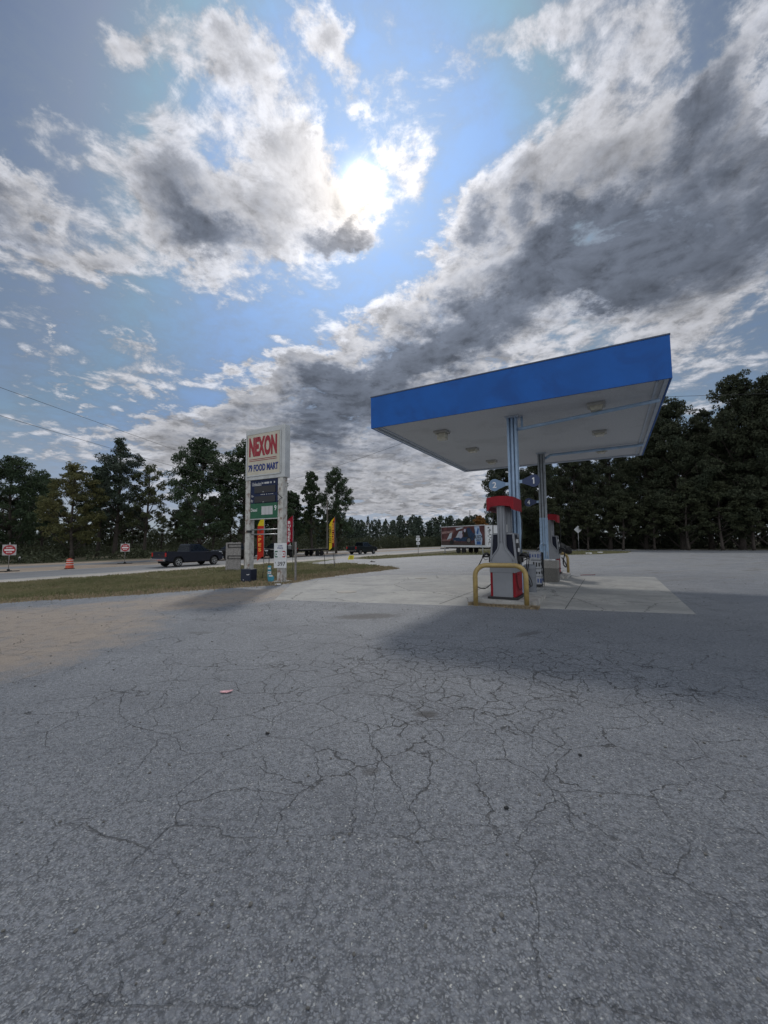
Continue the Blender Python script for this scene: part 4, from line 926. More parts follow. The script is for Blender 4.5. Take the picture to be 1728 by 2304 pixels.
def make_pickup(label, paint, loc, rz, crew=True, flatbed=False, group='pickup trucks on the highway', rim='wheel'):
    p = thing('pickup_truck', label, 'pickup truck', loc, rz, group)
    ya, yf = -1.72, 1.92
    bed_front = -.62 if crew else -.95
    low = [(-2.86, .55)] + [(y, z) for y, z in arch(ya, .50)[::-1]] + [(ya + .52, .40), (yf - .52, .40)] + [(y, z) for y, z in arch(yf, .50)[::-1]] + [(2.62, .42), (2.84, .52), (2.88, .82), (2.84, 1.06), (2.70, 1.16), (1.55, 1.25), (1.35, 1.28), (bed_front, 1.28), (bed_front, .86), (-2.86, .86)]
    bm = BM(); prism(bm, low, 'x', -.97, .97); bmesh.ops.triangulate(bm, faces=[f for f in bm.faces if len(f.verts) > 4])
    bev = [e for e in bm.edges if len(e.link_faces) == 2 and abs(e.verts[0].co.x - e.verts[1].co.x) < .001 and e.calc_face_angle(0) > 1.2 and min(e.verts[0].co.z, e.verts[1].co.z) > .98]
    if bev: bmesh.ops.bevel(bm, geom=bev, offset=.06, segments=3, affect='EDGES')
    obj('body', bm, paint, p)
    if not flatbed:
        bm = BM()
        for s in (-1, 1): box(bm, (s * .935, (bed_front - 2.80) / 2, 1.075), (.07, 2.80 + bed_front + .0, .43), bev=.012)
        obj('bed_side', bm, paint, p)
        bm = BM(); box(bm, (0, -2.835, 1.01), (1.62, .07, .50), bev=.015); tg = obj('tailgate', bm, paint, p)
        bm = BM(); box(bm, (0, -2.876, 1.06), (.22, .012, .05)); obj('badge', bm, M['chrome'], tg)
    else:
        bm = BM(); box(bm, (0, -1.85, 1.02), (2.2, 2.3, .12)); box(bm, (0, -.78, 1.45), (1.9, .06, .8)); obj('flat_deck', bm, M['under'], p)
    # greenhouse
    cf, cr = 1.42, bed_front + .02
    bm = BM(); zb, zt = 1.27, 1.94
    lo = [(-.90, cr), (.90, cr), (.90, cf), (-.90, cf)]; up = [(-.70, cr + .16), (.70, cr + .16), (.66, cf - .88), (-.66, cf - .88)]
    A = [bm.verts.new((x, y, zb)) for x, y in lo]; B = [bm.verts.new((x, y, zt)) for x, y in up]; bm.faces.new(B)
    for i in range(4): bm.faces.new((A[i], A[(i + 1) % 4], B[(i + 1) % 4], B[i]))
    bmesh.ops.recalc_face_normals(bm, faces=bm.faces); bmesh.ops.bevel(bm, geom=bm.edges[:], offset=.035, segments=2, affect='EDGES'); obj('cab', bm, paint, p)
    def lerp(a, b, s): return tuple(a[i] + (b[i] - a[i]) * s for i in range(3))
    def pane(q, name, off):
        bm = BM(); vs = [bm.verts.new(Vector(v) + Vector(off)) for v in q]; bm.faces.new(vs); bmesh.ops.solidify(bm, geom=bm.faces[:], thickness=.01); obj(name, bm, M['glass'], p)
    for s in (-1, 1):
        a, b = (s * .90, cr, zb), (s * .90, cf, zb); c, d = (s * .66, cf - .88, zt), (s * .70, cr + .16, zt)
        def P(u, w): return lerp(lerp(a, b, u), lerp(d, c, w if w > 1 else u), w)
        def Q(u, w): lo_ = lerp(a, b, u); hi_ = lerp(d, c, u); return lerp(lo_, hi_, w)
        if crew: spans = ((.06, .42), (.47, .93))
        else: spans = ((.12, .90),)
        for u0, u1 in spans: pane([Q(u0, .10), Q(u1, .10), Q(min(u1, .97), .84), Q(u0 + .01, .84)], 'side_window', (s * .012, 0, .004))
    pane([(-.74, cf - .08, zb + .07), (.74, cf - .08, zb + .07), (.60, cf - .76, zt - .08), (-.60, cf - .76, zt - .08)], 'windshield', (0, .03, .016))
    pane([(-.78, cr + .02, zb + .08), (.78, cr + .02, zb + .08), (.64, cr + .135, zt - .10), (-.64, cr + .135, zt - .10)], 'rear_window', (0, -.018, 0))
    for s in (-1, 1):
        for y in (ya, yf): make_wheel(p, s * .985, y, rim=rim)
        bm = BM(); box(bm, (s * 1.05, 1.16, 1.36), (.18, .09, .16), bev=.02); obj('door_mirror', bm, paint, p)
        bm = BM(); box(bm, (s * .90, -2.87, 1.06), (.15, .05, .34), bev=.012); obj('tail_light', bm, M['tail'], p)
        bm = BM(); box(bm, (s * .76, 2.80, .98), (.38, .14, .17), bev=.02); obj('headlight', bm, M['headlamp'], p)
        bm = BM(); box(bm, (s * .986, .05, .86), (.006, .012, .62)); box(bm, (s * .986, 1.02, .86), (.006, .012, .62)); box(bm, (s * .99, .22, 1.12), (.02, .18, .03)); 
        if crew: box(bm, (s * .99, -.44, 1.12), (.02, .18, .03))
        obj('door_trim', bm, M['under'], p)
        bm = BM(); tube(bm, [(s * .985, y, z) for y, z in arch(yf, .49)], .018, 6); tube(bm, [(s * .985, y, z) for y, z in arch(ya, .49)], .018, 6); obj('arch_trim', bm, M['under'], p)
    bm = BM(); box(bm, (0, -2.96, .62), (1.86, .16, .20), bev=.03); obj('bumper', bm, M['chrome'], p)
    bm = BM(); box(bm, (0, 2.90, .62), (1.86, .16, .24), bev=.04); obj('bumper', bm, M['chrome'], p)
    bm = BM(); box(bm, (0, 2.875, .97), (1.08, .06, .26), bev=.01); 
    for k in range(3): box(bm, (0, 2.91, .89 + k * .08), (1.04, .02, .02))
    obj('grille', bm, M['under'], p)
    bm = BM(); box(bm, (0, 0, .42), (1.5, 4.9, .22)); obj('underbody', bm, M['under'], p)
    return p
make_pickup('dark navy crew-cab pickup driving away on the near lane, its left tail light lit', M['carblue'], (-17.7, 36.7, H(-17.7, 36.7)), HWY)
make_pickup('black pickup coming towards the camera, mostly hidden behind the board panel', M['carblack'], (-17.9, 48.6, H(-18, 48)), HWY + math.pi)
make_pickup('small dark green pickup far down the highway past the lottery flag', M['cargreen'], (-3.6, 66.2, H(-3.6, 66)), HWY + R(-6), crew=False)
rig = make_pickup('dark flatbed work truck seen between the sign posts, loaded with equipment', M['carblack'], (-14.1, 53.5, H(-14.1, 53)), HWY + math.pi, crew=False, flatbed=True, rim='under')
bm = BM(); box(bm, (-.5, -1.4, 1.35), (.7, .6, .5), bev=.03); box(bm, (.4, -1.7, 1.28), (.6, .9, .36), bev=.03); tube(bm, smoothpath([(-.8, -1, 1.1), (-.7, -1.6, 1.75), (.1, -2.0, 1.6), (.6, -2.4, 1.2)], 4), .05, 6); obj('equipment', bm, M['steel'], rig)
bm = BM(); box(bm, (0, 2.99, 1.02), (1.9, .04, .05)); box(bm, (.99, 1.6, 1.12), (.02, 1.6, .05)); box(bm, (-.99, 1.6, 1.12), (.02, 1.6, .05)); obj('side_stripe', bm, M['digit'], rig)
tr = thing('flatbed_trailer', 'low dark flatbed trailer with tandem axles behind the work truck', 'trailer', (-10.9, 59.2, H(-11, 59)), HWY + math.pi)
bm = BM(); box(bm, (0, 0, .95), (2.3, 7.2, .10), bev=.01); box(bm, (0, 0, .84), (1.5, 7.0, .12)); obj('deck', bm, M['under'], tr)
bm = BM(); box(bm, (0, 4.1, .80), (.14, 1.4, .12)); box(bm, (.4, 3.9, .82), (.10, .8, .1), rz=.6); box(bm, (-.4, 3.9, .82), (.10, .8, .1), rz=-.6); obj('drawbar', bm, M['under'], tr)
bm = BM(); box(bm, (1.16, 0, .93), (.02, 7.2, .05)); box(bm, (-1.16, 0, .93), (.02, 7.2, .05)); obj('side_rail', bm, M['strap'], tr)
for s in (-1, 1):
    for y in (-1.5, -.5): make_wheel(tr, s * 1.12, y, r=.38, rim='under')
    bm = BM(); box(bm, (s * 1.0, -1.0, .86), (.3, 2.1, .03)); obj('mudguard', bm, M['under'], tr)

# mural trailer parked on the grass edge
mt = thing('box_trailer', 'parked box trailer with a painted beer and race kart mural on its side', 'trailer', (11.52, 46.0, H(11.5, 46)), R(34.5))
TL, TW, TH = 7.35, 2.35, 2.55
mural = mat('mural_base', (.10, .035, .035), .6, var=.5, vscale=1.6, grime=(.05, .02, .025), gscale=1.1, gamt=.8)
bm = BM(); box(bm, (TW / 2, TL / 2, .75 + TH / 2), (TW, TL, TH)); obj('trailer_body', bm, M['white'], mt)
bm = BM(); box(bm, (-.012, TL / 2, .98 + 2.26 / 2), (.02, TL - .1, 2.26)); mu = obj('mural', bm, mural, mt)
def flatx(name, parts, m, x=-.026, par=mu):                 # painted shapes lying on the long side: polygons in (y, z)
    bm = BM()
    for pts in parts: prism(bm, pts, 'x', x - .003, x + .003)
    return obj(name, bm, m, par)
def ell(cy, cz, ry, rz_, n=16): return [(cy + ry * math.cos(2 * math.pi * k / n), cz + rz_ * math.sin(2 * math.pi * k / n)) for k in range(n)]
Y = lambda u: TL - .05 - u * (TL - .1)          # u: 0 = far (left in view) end, 1 = near (right) end
Zm = lambda w: .98 + w * 2.26
def pl(pts): return [(Y(u), Zm(w)) for u, w in pts]
flatx('mural_ground', [pl([(0, 0), (1, 0), (1, .10), (0, .22)])], mat('mural_dirt', (.06, .04, .035), .7, var=.3))
flatx('mural_stands', [pl([(.02, .62), (.30, .70), (.30, .80), (.02, .76)]), pl([(.02, .24), (.24, .26), (.24, .32), (.02, .31)])], mat('mural_pale_band', (.24, .15, .14), .7, var=.4), x=-.028)
flatx('mural_kart_panel', [pl([(.34, .34), (.44, .74), (.52, .78), (.50, .5), (.40, .3)]), pl([(.38, .80), (.55, .93), (.50, .96), (.36, .93)]), pl([(.14, .30), (.22, .66), (.28, .70), (.25, .38)])], mat('mural_white', (.42, .46, .50), .6, var=.15), x=-.031)
flatx('mural_kart_body', [pl([(.30, .22), (.30, .40), (.60, .44), (.75, .50), (.78, .30), (.70, .2)]), pl([(.60, .44), (.62, .92), (.68, .93), (.76, .62), (.86, .60), (.86, .40)])], mat('mural_blue', (.015, .038, .085), .6, var=.4), x=-.034)
flatx('mural_driver', [pl([(.54, .42), (.55, .78), (.62, .82), (.66, .44)])], M['black'], x=-.037)
flatx('mural_badge', [ell(Y(.475), Zm(.52), .34, .34), ell(Y(.575), Zm(.78), .18, .2)], mat('mural_lilac', (.40, .38, .46), .6), x=-.040)
flatx('mural_wheel', [ell(Y(.26), Zm(.16), .38, .30), ell(Y(.66), Zm(.26), .40, .38)], M['black'], x=-.040)
flatx('mural_hub', [ell(Y(.66), Zm(.26), .26, .25), ell(Y(.34), Zm(.24), .1, .1)], mat('mural_hub_grey', (.16, .15, .14), .6), x=-.043)
flatx('mural_bottle', [pl([(.80, .02), (.79, .30), (.80, .52), (.80, .70), (.785, .98), (.89, .98), (.90, .74), (.945, .52), (.95, .30), (.935, .02)])], mat('mural_bottle_blue', (.34, .42, .55), .5, var=.2, vscale=3), x=-.037)
flatx('mural_bottle_art', [pl([(.83, .62), (.86, .90), (.885, .84), (.87, .6), (.85, .55)]), pl([(.83, .04), (.83, .20), (.915, .20), (.915, .04)])], mat('mural_bottle_deep', (.03, .10, .28), .5), x=-.042)
def side_text(s, u, w, wd, ht, m_): 
    o = lettering(s, m_, mt, (-.046, Y(u), Zm(w)), wd, ht, rz=R(-90), bold=.03, name='mural_lettering'); return o
side_text('BUSCH', .872, .43, 1.22, .40, M['textblack']); side_text('LIGHT', .875, .27, .80, .19, M['textblack'])
bm = BM(); box(bm, (-.02, TL / 2, .86), (.05, TL, .20)); box(bm, (TW + .02, TL / 2, .86), (.05, TL, .20)); box(bm, (-.015, TL / 2, .75 + TH), (.05, TL, .06)); obj('side_rail', bm, M['white'], mt)
bm = BM(); box(bm, (TW / 2, -.02, .75 + TH / 2), (TW, .03, TH)); e = obj('end_wall', bm, M['white'], mt)
bm = BM()
for (c, s) in (((TW / 2, -.045, .75 + TH - .05), (TW, .02, .06)), ((.04, -.045, 2.0), (.06, .02, TH)), ((TW - .04, -.045, 2.0), (.06, .02, TH)), ((TW / 2, -.045, .80), (TW, .02, .06))): box(bm, c, s)
obj('end_frame', bm, M['digit'], e)
bm = BM(); r3 = random.Random(5)
for k in range(9):
    cx, cz = .62 + r3.uniform(-.16, .24), 1.45 + k * .19
    prism(bm, [(cx + r3.uniform(.04, .22) * math.cos(a), cz + r3.uniform(.03, .11) * math.sin(a)) for a in [2 * math.pi * j / 7 for j in range(7)]], 'y', -.042, -.038)
prism(bm, [(.35, 2.62), (.9, 2.70), (1.0, 2.62), (.4, 2.57)], 'y', -.042, -.038)
prism(bm, [(.45, 1.3), (.95, 1.3), (.95, 1.24), (.45, 1.24)], 'y', -.042, -.038); prism(bm, [(.45, 1.3), (.5, 1.3), (.5, 1.0), (.45, 1.0)], 'y', -.045, -.041); prism(bm, [(.9, 1.3), (.95, 1.3), (.95, 1.0), (.9, 1.0)], 'y', -.045, -.041)
obj('painted_marks', bm, M['textblack'], e)
for s in (.10, TW - .10):
    for y in (3.4, 4.3, 6.6): make_wheel(mt, s + (.0 if s < 1 else .0), y, r=.34, w=.2, rim='wheel') if y < 6 else None
    bm = BM(); cyl(bm, (s, .5, 0), (s, .5, .78), .05); cyl(bm, (s, 6.8, 0), (s, 6.8, .78), .06); box(bm, (s, 6.8, .03), (.3, .3, .06)); box(bm, (s, .5, .03), (.3, .3, .06)); obj('landing_leg', bm, M['steel'], mt)
bm = BM(); box(bm, (TW / 2, TL / 2, .62), (1.2, TL - .5, .14)); box(bm, (TW / 2, TL + .7, .55), (.12, 1.5, .12)); obj('chassis', bm, M['under'], mt)

# ---------------------------------------------------------------- road furniture
def do_not_enter(loc, rz, label, k=1.0):
    s = thing('traffic_sign', label, 'road sign', loc, rz, 'do not enter signs in the median')
    bm = BM(); box(bm, (0, 0, 1.62), (.80, .02, .80), bev=.0); obj('panel', bm, M['signpanel'], s)
    bm = BM(); prism(bm, ell(0, 1.62, .365, .365, 32), 'y', -.016, -.011); obj('disc', bm, M['signred'], s)
    bm = BM(); box(bm, (0, -.019, 1.62), (.56, .006, .11)); obj('bar', bm, M['textwhite'], s)
    lettering('DO NOT', M['textwhite'], s, (0, -.018, 1.80), .36, .10, bold=.03); lettering('ENTER', M['textwhite'], s, (0, -.018, 1.44), .34, .10, bold=.03)
    bm = BM(); tube(bm, [(0, .03, .12), (0, .03, 2.18)], .022, 8); obj('pole', bm, M['steel'], s)
    bm = BM(); box(bm, (0, .03, .08), (.16, .16, .20), bev=.02); box(bm, (0, .03, .03), (1.3, .13, .05)); box(bm, (0, .03, .035), (.13, 1.3, .05)); obj('stand', bm, M['under'], s)
    return s
do_not_enter((-28.4, 30.6, H(-28, 30)), R(30), 'nearer do not enter sign on a low stand at the left edge')
do_not_enter((-26.3, 41.0, H(-26, 41)), R(24), 'farther do not enter sign on a low stand behind the orange barrel')
tb = thing('traffic_barrel', 'orange traffic barrel with pale reflective bands in the gravel median', 'barrel', (-25.8, 33.2, H(-25.8, 33)))
tb.scale = (.88, .88, .88)
bm = BM(); cyl(bm, (0, 0, .0), (0, 0, .07), .42, .38, 8); obj('base', bm, M['under'], tb)
bm = BM()
for z0, z1, r0, r1 in ((.07, .35, .32, .30), (.35, .58, .295, .275), (.58, .78, .27, .255), (.78, .92, .25, .235)): cyl(bm, (0, 0, z0), (0, 0, z1), r0, r1, 24)
box(bm, (0, 0, .95), (.22, .05, .06)); obj('drum', bm, M['orange'], tb)
bm = BM()
for z, r0 in ((.36, .303), (.57, .283), (.79, .26)): cyl(bm, (0, 0, z), (0, 0, z + .055), r0, r0 - .004, 24)
obj('band', bm, M['reflect'], tb)
hy = thing('fire_hydrant', 'small white fire hydrant in the far grass near the left edge', 'hydrant', (-40.2, 44.6, H(-40, 44)))
bm = BM(); cyl(bm, (0, 0, 0), (0, 0, .55), .11, .10, 12); cyl(bm, (0, 0, .05), (0, 0, .09), .16, seg=12); obj('barrel', bm, M['strap'], hy)
bm = BM(); cyl(bm, (0, 0, .55), (0, 0, .68), .14, .06, 12); cyl(bm, (0, 0, .68), (0, 0, .74), .03, seg=6); cyl(bm, (-.2, 0, .42), (.2, 0, .42), .06, seg=10); obj('bonnet', bm, M['reflect'], hy)
rs = thing('route_sign', 'small stack of white route signs on one post before the far highway', 'road sign', (3.85, 46.0, H(3.85, 46)), R(-4))
bm = BM(); tube(bm, [(0, .02, -.1), (0, .02, 2.3)], .03, 6); obj('pole', bm, M['steel'], rs)
bm = BM(); box(bm, (.0, 0, 2.24), (.34, .02, .17)); prism(bm, [(-.22, 1.76), (-.12, 1.72), (0, 1.66), (.12, 1.72), (.22, 1.76), (.24, 2.0), (.2, 2.10), (-.2, 2.10), (-.24, 2.0)], 'y', -.01, .01); box(bm, (0, 0, 1.45), (.38, .02, .26)); obj('plates', bm, M['white'], rs)
lettering('57', M['textblack'], rs, (0, -.014, 1.90), .24, .2, bold=.01)
bm = BM(); box(bm, (-.03, -.014, 1.45), (.18, .004, .035)); prism(bm, [(.05, 1.39), (.14, 1.45), (.05, 1.51)], 'y', -.016, -.012); box(bm, (0, -.014, 2.24), (.2, .004, .05)); obj('arrow', bm, M['textblack'], rs)
ds = thing('diamond_sign', 'grey back of a diamond-shaped sign on a post before the right woods', 'road sign', (28.2, 58.6, H(28, 58)), R(-20))
bm = BM(); prism(bm, [(0, 2.45), (.55, 3.0), (0, 3.55), (-.55, 3.0)], 'y', -.01, .01); obj('panel', bm, M['steel'], ds)
bm = BM(); tube(bm, [(0, .04, -.1), (0, .04, 3.2)], .035, 6); obj('pole', bm, M['steel'], ds)
bn = thing('waste_bag_heap', 'low black heap of bags beside the far pump at the grass island', 'waste bags', (18.3, 42.3, H(18, 42)))
bm = BM()
for (x, y, r) in ((-.5, 0, .55), (.3, .2, .6), (.8, -.1, .45), (0, -.2, .5)):
    bmesh.ops.create_icosphere(bm, subdivisions=3, radius=r, matrix=Matrix.Translation((x, y, r * .85)) @ Matrix.Diagonal((1, 1, 1.05, 1)))
for v in bm.verts: v.co += Vector((mnoise.noise(v.co * 4), mnoise.noise(v.co * 4 + Vector((5, 0, 0))), mnoise.noise(v.co * 4 + Vector((9, 0, 0))))) * .12
obj('bags', bm, M['under'], bn)
for (x, y, lb) in ((21.8, 43.2, 'white scrap lying left on the grass island edge'), (24.3, 45.6, 'white scrap lying right on the grass island edge'), (-3.75, 14.35, 'white scrap of paper at the verge edge below the sign')):
    bm = BM(); k = .35 if y > 20 else .11; prism(bm, [(-k, -.3 * k), (k * .8, -.4 * k), (k, .3 * k), (-.7 * k, .4 * k)], 'z', .01, .01 + k * .3); o = obj('paper_scrap', bm, M['textwhite'], loc=(x, y, H(x, y) + .01)); tag(o, lb, 'litter', 'white scraps')

# utility poles and cables
def upole(x, y, h, label):
    o = thing('utility_pole', label, 'utility pole', (x, y, H(x, y)))
    bm = BM(); cyl(bm, (0, 0, -.2), (0, 0, h), .15, .10, 12); obj('shaft', bm, M['polewood'], o)
    bm = BM(); cyl(bm, (-.28, 0, h - 2.4), (-.28, 0, h - 1.6), .17, seg=12); cyl(bm, (-.28, 0, h - 1.6), (-.28, 0, h - 1.45), .05, seg=8); obj('transformer', bm, M['steel'], o)
    bm = BM(); cyl(bm, (0, 0, h), (0, 0, h + .15), .04, seg=8); box(bm, (0, 0, h - .35), (.5, .08, .08)); obj('insulator', bm, M['pebblecap'], o)
    return o
upole(-9.9, 70, 9.3, 'bare utility pole with a transformer behind the lottery flag')
upole(32.5, 152, 13.5, 'thin pale utility pole above the far woods left of the mural trailer')
def cable(a, b, sag, label, r=.011):
    a, b = Vector(a), Vector(b); pts = [a.lerp(b, s / 16) - Vector((0, 0, 4 * sag * (s / 16) * (1 - s / 16))) for s in range(17)]
    bm = BM(); tube(bm, pts, r, 5); tag(obj('overhead_cable', bm, M['wire']), label, 'cable', 'overhead cables')
cable((-21.6, 2, 9.7), (-9.9, 70, 8.9), .45, 'upper overhead cable running left beside the highway')
cable((-21.4, 2, 8.3), (-9.9, 70, 8.0), .65, 'lower overhead cable running left beside the highway')
cable((-15.6, 55.2, 9.5), (9.5, 15.2, 8.6), .5, 'overhead cable crossing the sky from behind the sign to the canopy')
cable((11.5, 21.0, 9.0), (60, 16, 8.9), .15, 'faint overhead cable to the right of the canopy', r=.010)

# ---------------------------------------------------------------- trees
def leaves_mesh(name, pts, size, m, seed, up=.3):
    """pts (n,3): one small bent leaf-clump quad at each point"""
    rg = np.random.default_rng(seed); n = len(pts)
    nrm = rg.normal(size=(n, 3)); nrm[:, 2] += up; nrm /= np.linalg.norm(nrm, axis=1)[:, None]
    a = np.cross(nrm, rg.normal(size=(n, 3))); a /= np.linalg.norm(a, axis=1)[:, None]; b = np.cross(nrm, a)
    s = (size * rg.uniform(.55, 1.35, n))[:, None]; asp = rg.uniform(.45, .9, n)[:, None]
    v = np.stack([pts - a * s * .5, pts + b * s * .5 * asp - a * s * .05, pts + a * s * .5 + nrm * s * .12, pts - b * s * .5 * asp + a * s * .07], 1).reshape(-1, 3)
    me = bpy.data.meshes.new(name); me.vertices.add(4 * n); me.vertices.foreach_set('co', v.ravel().astype(np.float32))
    me.loops.add(4 * n); me.loops.foreach_set('vertex_index', np.arange(4 * n, dtype=np.int32)); me.polygons.add(n)
    me.polygons.foreach_set('loop_start', np.arange(0, 4 * n, 4, dtype=np.int32)); me.polygons.foreach_set('loop_total', np.full(n, 4, dtype=np.int32))
    me.update(calc_edges=True); me.materials.append(m); return me
def tree_proto(kind, h, r, base, lobes, nleaf, size, m, seed, spire=0, sparse=1.0, top_taper=.7, lobe_r=.30):
    """returns (trunk mesh, crown mesh)"""
    rg = np.random.default_rng(seed); rd = random.Random(seed)
    bm = BM(); lean = [rd.uniform(-.03, .03), rd.uniform(-.03, .03)]
    axis = []; n = 10
    for k in range(n + 1):
        s = k / n; z = h * .93 * s; axis.append(Vector((lean[0] * z + .12 * math.sin(s * 5 + seed), lean[1] * z + .1 * math.sin(s * 4 + 2 * seed), z)))
    tube(bm, axis, [h * .017 * (1 - .86 * k / n) * (1.35 if k == 0 else 1) + .02 for k in range(n + 1)], 8)
    P = []
    cents = []
    for i in range(lobes):
        s = (i + .5) / lobes; z = base + (h - base) * (s ** .85)
        f = (z - base) / (h - base)
        env = r * (math.sin(math.pi * min(1, (f * .80 + .20))) ** top_taper)
        if spire and f > spire: env *= .42
        ang = i * 2.399 + rd.uniform(-.5, .5); rad = env * (rd.random() ** .5) * .88
        ax = axis[min(n, int(z / (h * .93) * n))]
        c = Vector((ax.x + math.cos(ang) * rad, ax.y + math.sin(ang) * rad, z)); lr = max(.45, r * lobe_r * rd.uniform(.6, 1.25) * (.75 if f > .85 else 1))
        cents.append((c, lr))
        j = max(0, min(n, int((z - rad * .55) / (h * .93) * n)))
        p0 = axis[j]; mid = p0.lerp(c, .5) + Vector((0, 0, -.08 * rad)); rr = max(.018, h * .0045 * (1 - .6 * f))
        tube(bm, [p0, mid, c], [rr * 1.5, rr, rr * .4], 5)
        for q in range(3):
            e = c + Vector((rd.uniform(-1, 1), rd.uniform(-1, 1), rd.uniform(-.3, 1))) * lr * .9; tube(bm, [mid.lerp(c, .6), e], [rr * .5, rr * .2], 4)
    trunk = bpy.data.meshes.new('trunk'); bm.to_mesh(trunk); bm.free(); trunk.materials.append(M['bark'])
    tot = sum(lr ** 2 for _, lr in cents)
    for c, lr in cents:
        k = int(nleaf * lr ** 2 / tot * sparse)
        # each lobe is itself several twig clusters, so that the outline is uneven
        sub = rg.normal(size=(9, 3)); sub /= np.linalg.norm(sub, axis=1)[:, None]; sub *= (lr * rg.uniform(.45, 1.05, 9))[:, None]; sub[:, 2] *= .62
        idx = rg.integers(0, 9, k); d = rg.normal(size=(k, 3)); d /= np.linalg.norm(d, axis=1)[:, None]
        P.append(np.array(c) + sub[idx] + d * (lr * .46 * rg.uniform(.25, 1.0, k) ** .5)[:, None] * np.array([1, 1, .7]))
    P = np.concatenate(P)
    return trunk, leaves_mesh('crown', P, size, m, seed + 50)
PROTO = dict(
    oak=tree_proto('oak', 18, 6.0, 3.0, 58, 40000, .25, M['leafdark'], 1, lobe_r=.27),
    oak2=tree_proto('oak', 18, 5.2, 4.2, 48, 31000, .25, M['leafdark'], 2, lobe_r=.28),
    light=tree_proto('light', 14, 4.0, 2.6, 46, 22000, .21, M['leafyellow'], 3, lobe_r=.27),
    thin=tree_proto('thin', 14, 3.4, 4.5, 34, 13000, .20, M['leafmid'], 4, lobe_r=.27),
    pine=tree_proto('pine', 18.5, 4.2, 5.0, 40, 26000, .22, M['leafpine'], 5, spire=.80, lobe_r=.30, top_taper=.9),
    small=tree_proto('small', 15, 3.0, 4.0, 32, 18000, .25, M['leafdark'], 6, lobe_r=.33),
    brown=tree_proto('oak', 20, 5.6, 2.0, 76, 60000, .25, M['leafbrown'], 7, lobe_r=.29, top_taper=.55),
    brown2=tree_proto('oak', 20, 4.8, 2.6, 64, 48000, .24, M['leafbrown'], 8, lobe_r=.30, top_taper=.6),
    under=tree_proto('under', 10, 3.0, 2.4, 30, 16000, .24, M['leafunder'], 9, lobe_r=.32),
    autumn=tree_proto('autumn', 10, 3.2, 2.0, 30, 9000, .40, M['leaforange'], 10, lobe_r=.34))
def tree(kind, name, x, y, h, label, rz=0.0, wid=1.0, group=None, mir=1):
    o = thing(name, label, 'tree', (x, y, H(x, y) - .05), rz, group)
    tr_, cr_ = PROTO[kind]; base = max(v.co.z for v in cr_.vertices)
    o.scale = (mir * wid * h / base, wid * h / base, h / base)
    for nm, me in (('trunk', tr_), ('crown', cr_)):
        c = bpy.data.objects.new(nm, me); COL.objects.link(c); c.parent = o
    return o
GL, GR = 'trees beyond the highway', 'dark woods right of the canopy'
def X(px, D): return (px - 864) / 905.0 * D
TREES = [
 ('oak', 'oak_tree', 22, 57, 15.0, 'dense dark tree at the left edge of the photo', 0, 1.05), ('oak2', 'oak_tree', 95, 66, 14.6, 'dark ragged tree just right of the leftmost one, behind', 2, .85),
 ('light', 'deciduous_tree', 165, 55.5, 13.6, 'yellowing broad tree with open crown behind the orange barrel', 1, 1.08), ('pine', 'pine_tree', 262, 62, 18.9, 'tallest left tree with a small tuft on a bare top', .4, 1.0),
 ('small', 'oak_tree', 222, 66, 15.3, 'dark narrow tree tucked behind the yellowing one', 1, 1.15), ('thin', 'deciduous_tree', 327, 63, 14.8, 'thin see-through tree left of the sky gap', 2.2, .95),
 ('oak', 'oak_tree', 452, 60, 18.1, 'big dark tree right of the sky gap, above the navy pickup', 2.6, .92), ('oak2', 'oak_tree', 548, 64, 18.9, 'tall dark tree directly behind the store sign', .7, 1.0),
 ('small', 'oak_tree', 618, 66, 15.6, 'dark tree showing right of the store sign', 4, 1.2), ('small', 'oak_tree', 702, 75, 15.6, 'slim dark tree left in the pair behind the utility pole', 2.0, .85),
 ('oak2', 'oak_tree', 757, 73, 15.9, 'rounder dark tree right in the pair behind the utility pole', 3.6, .74),
 ('small', 'oak_tree', 660, 72, 11.0, 'lower dark tree filling between the sign and the pair', 5, 1.1),
]
for k, nm, px, D, h, lb, rz, w in TREES: tree(k, nm, X(px, D), D, h, lb, rz, w, GL)
BACK = [(10, 80, 12, 'low'), (60, 84, 11, 'rounded'), (130, 86, 10.5, 'ragged'), (190, 82, 11, 'leaning'), (250, 88, 10, 'wide'), (300, 84, 10, 'airy'), (365, 92, 8.5, 'short'), (420, 88, 11, 'broad'), (480, 84, 12, 'dark'), (520, 92, 11, 'narrow'), (590, 90, 12, 'full'), (640, 95, 10, 'squat'), (700, 98, 10, 'spreading'), (745, 96, 10, 'round-topped')]
WH = ['at the left edge', 'behind the left edge sign', 'left of the yellowing tree', 'behind the yellowing tree', 'behind the tall pine', 'behind the see-through tree', 'in the sky gap', 'left behind the big dark tree', 'right behind the big dark tree', 'behind the left sign post', 'behind the right sign post', 'right of the price board', 'behind the lottery flag', 'left of the far green pickup']
for i, (px, D, h, w) in enumerate(BACK):
    tree('under' if i % 3 else 'thin', 'understory_tree', X(px, D), D, h, f'{w} understory tree {WH[i]}', i * 1.3, 1.15, 'understory trees beyond the highway')
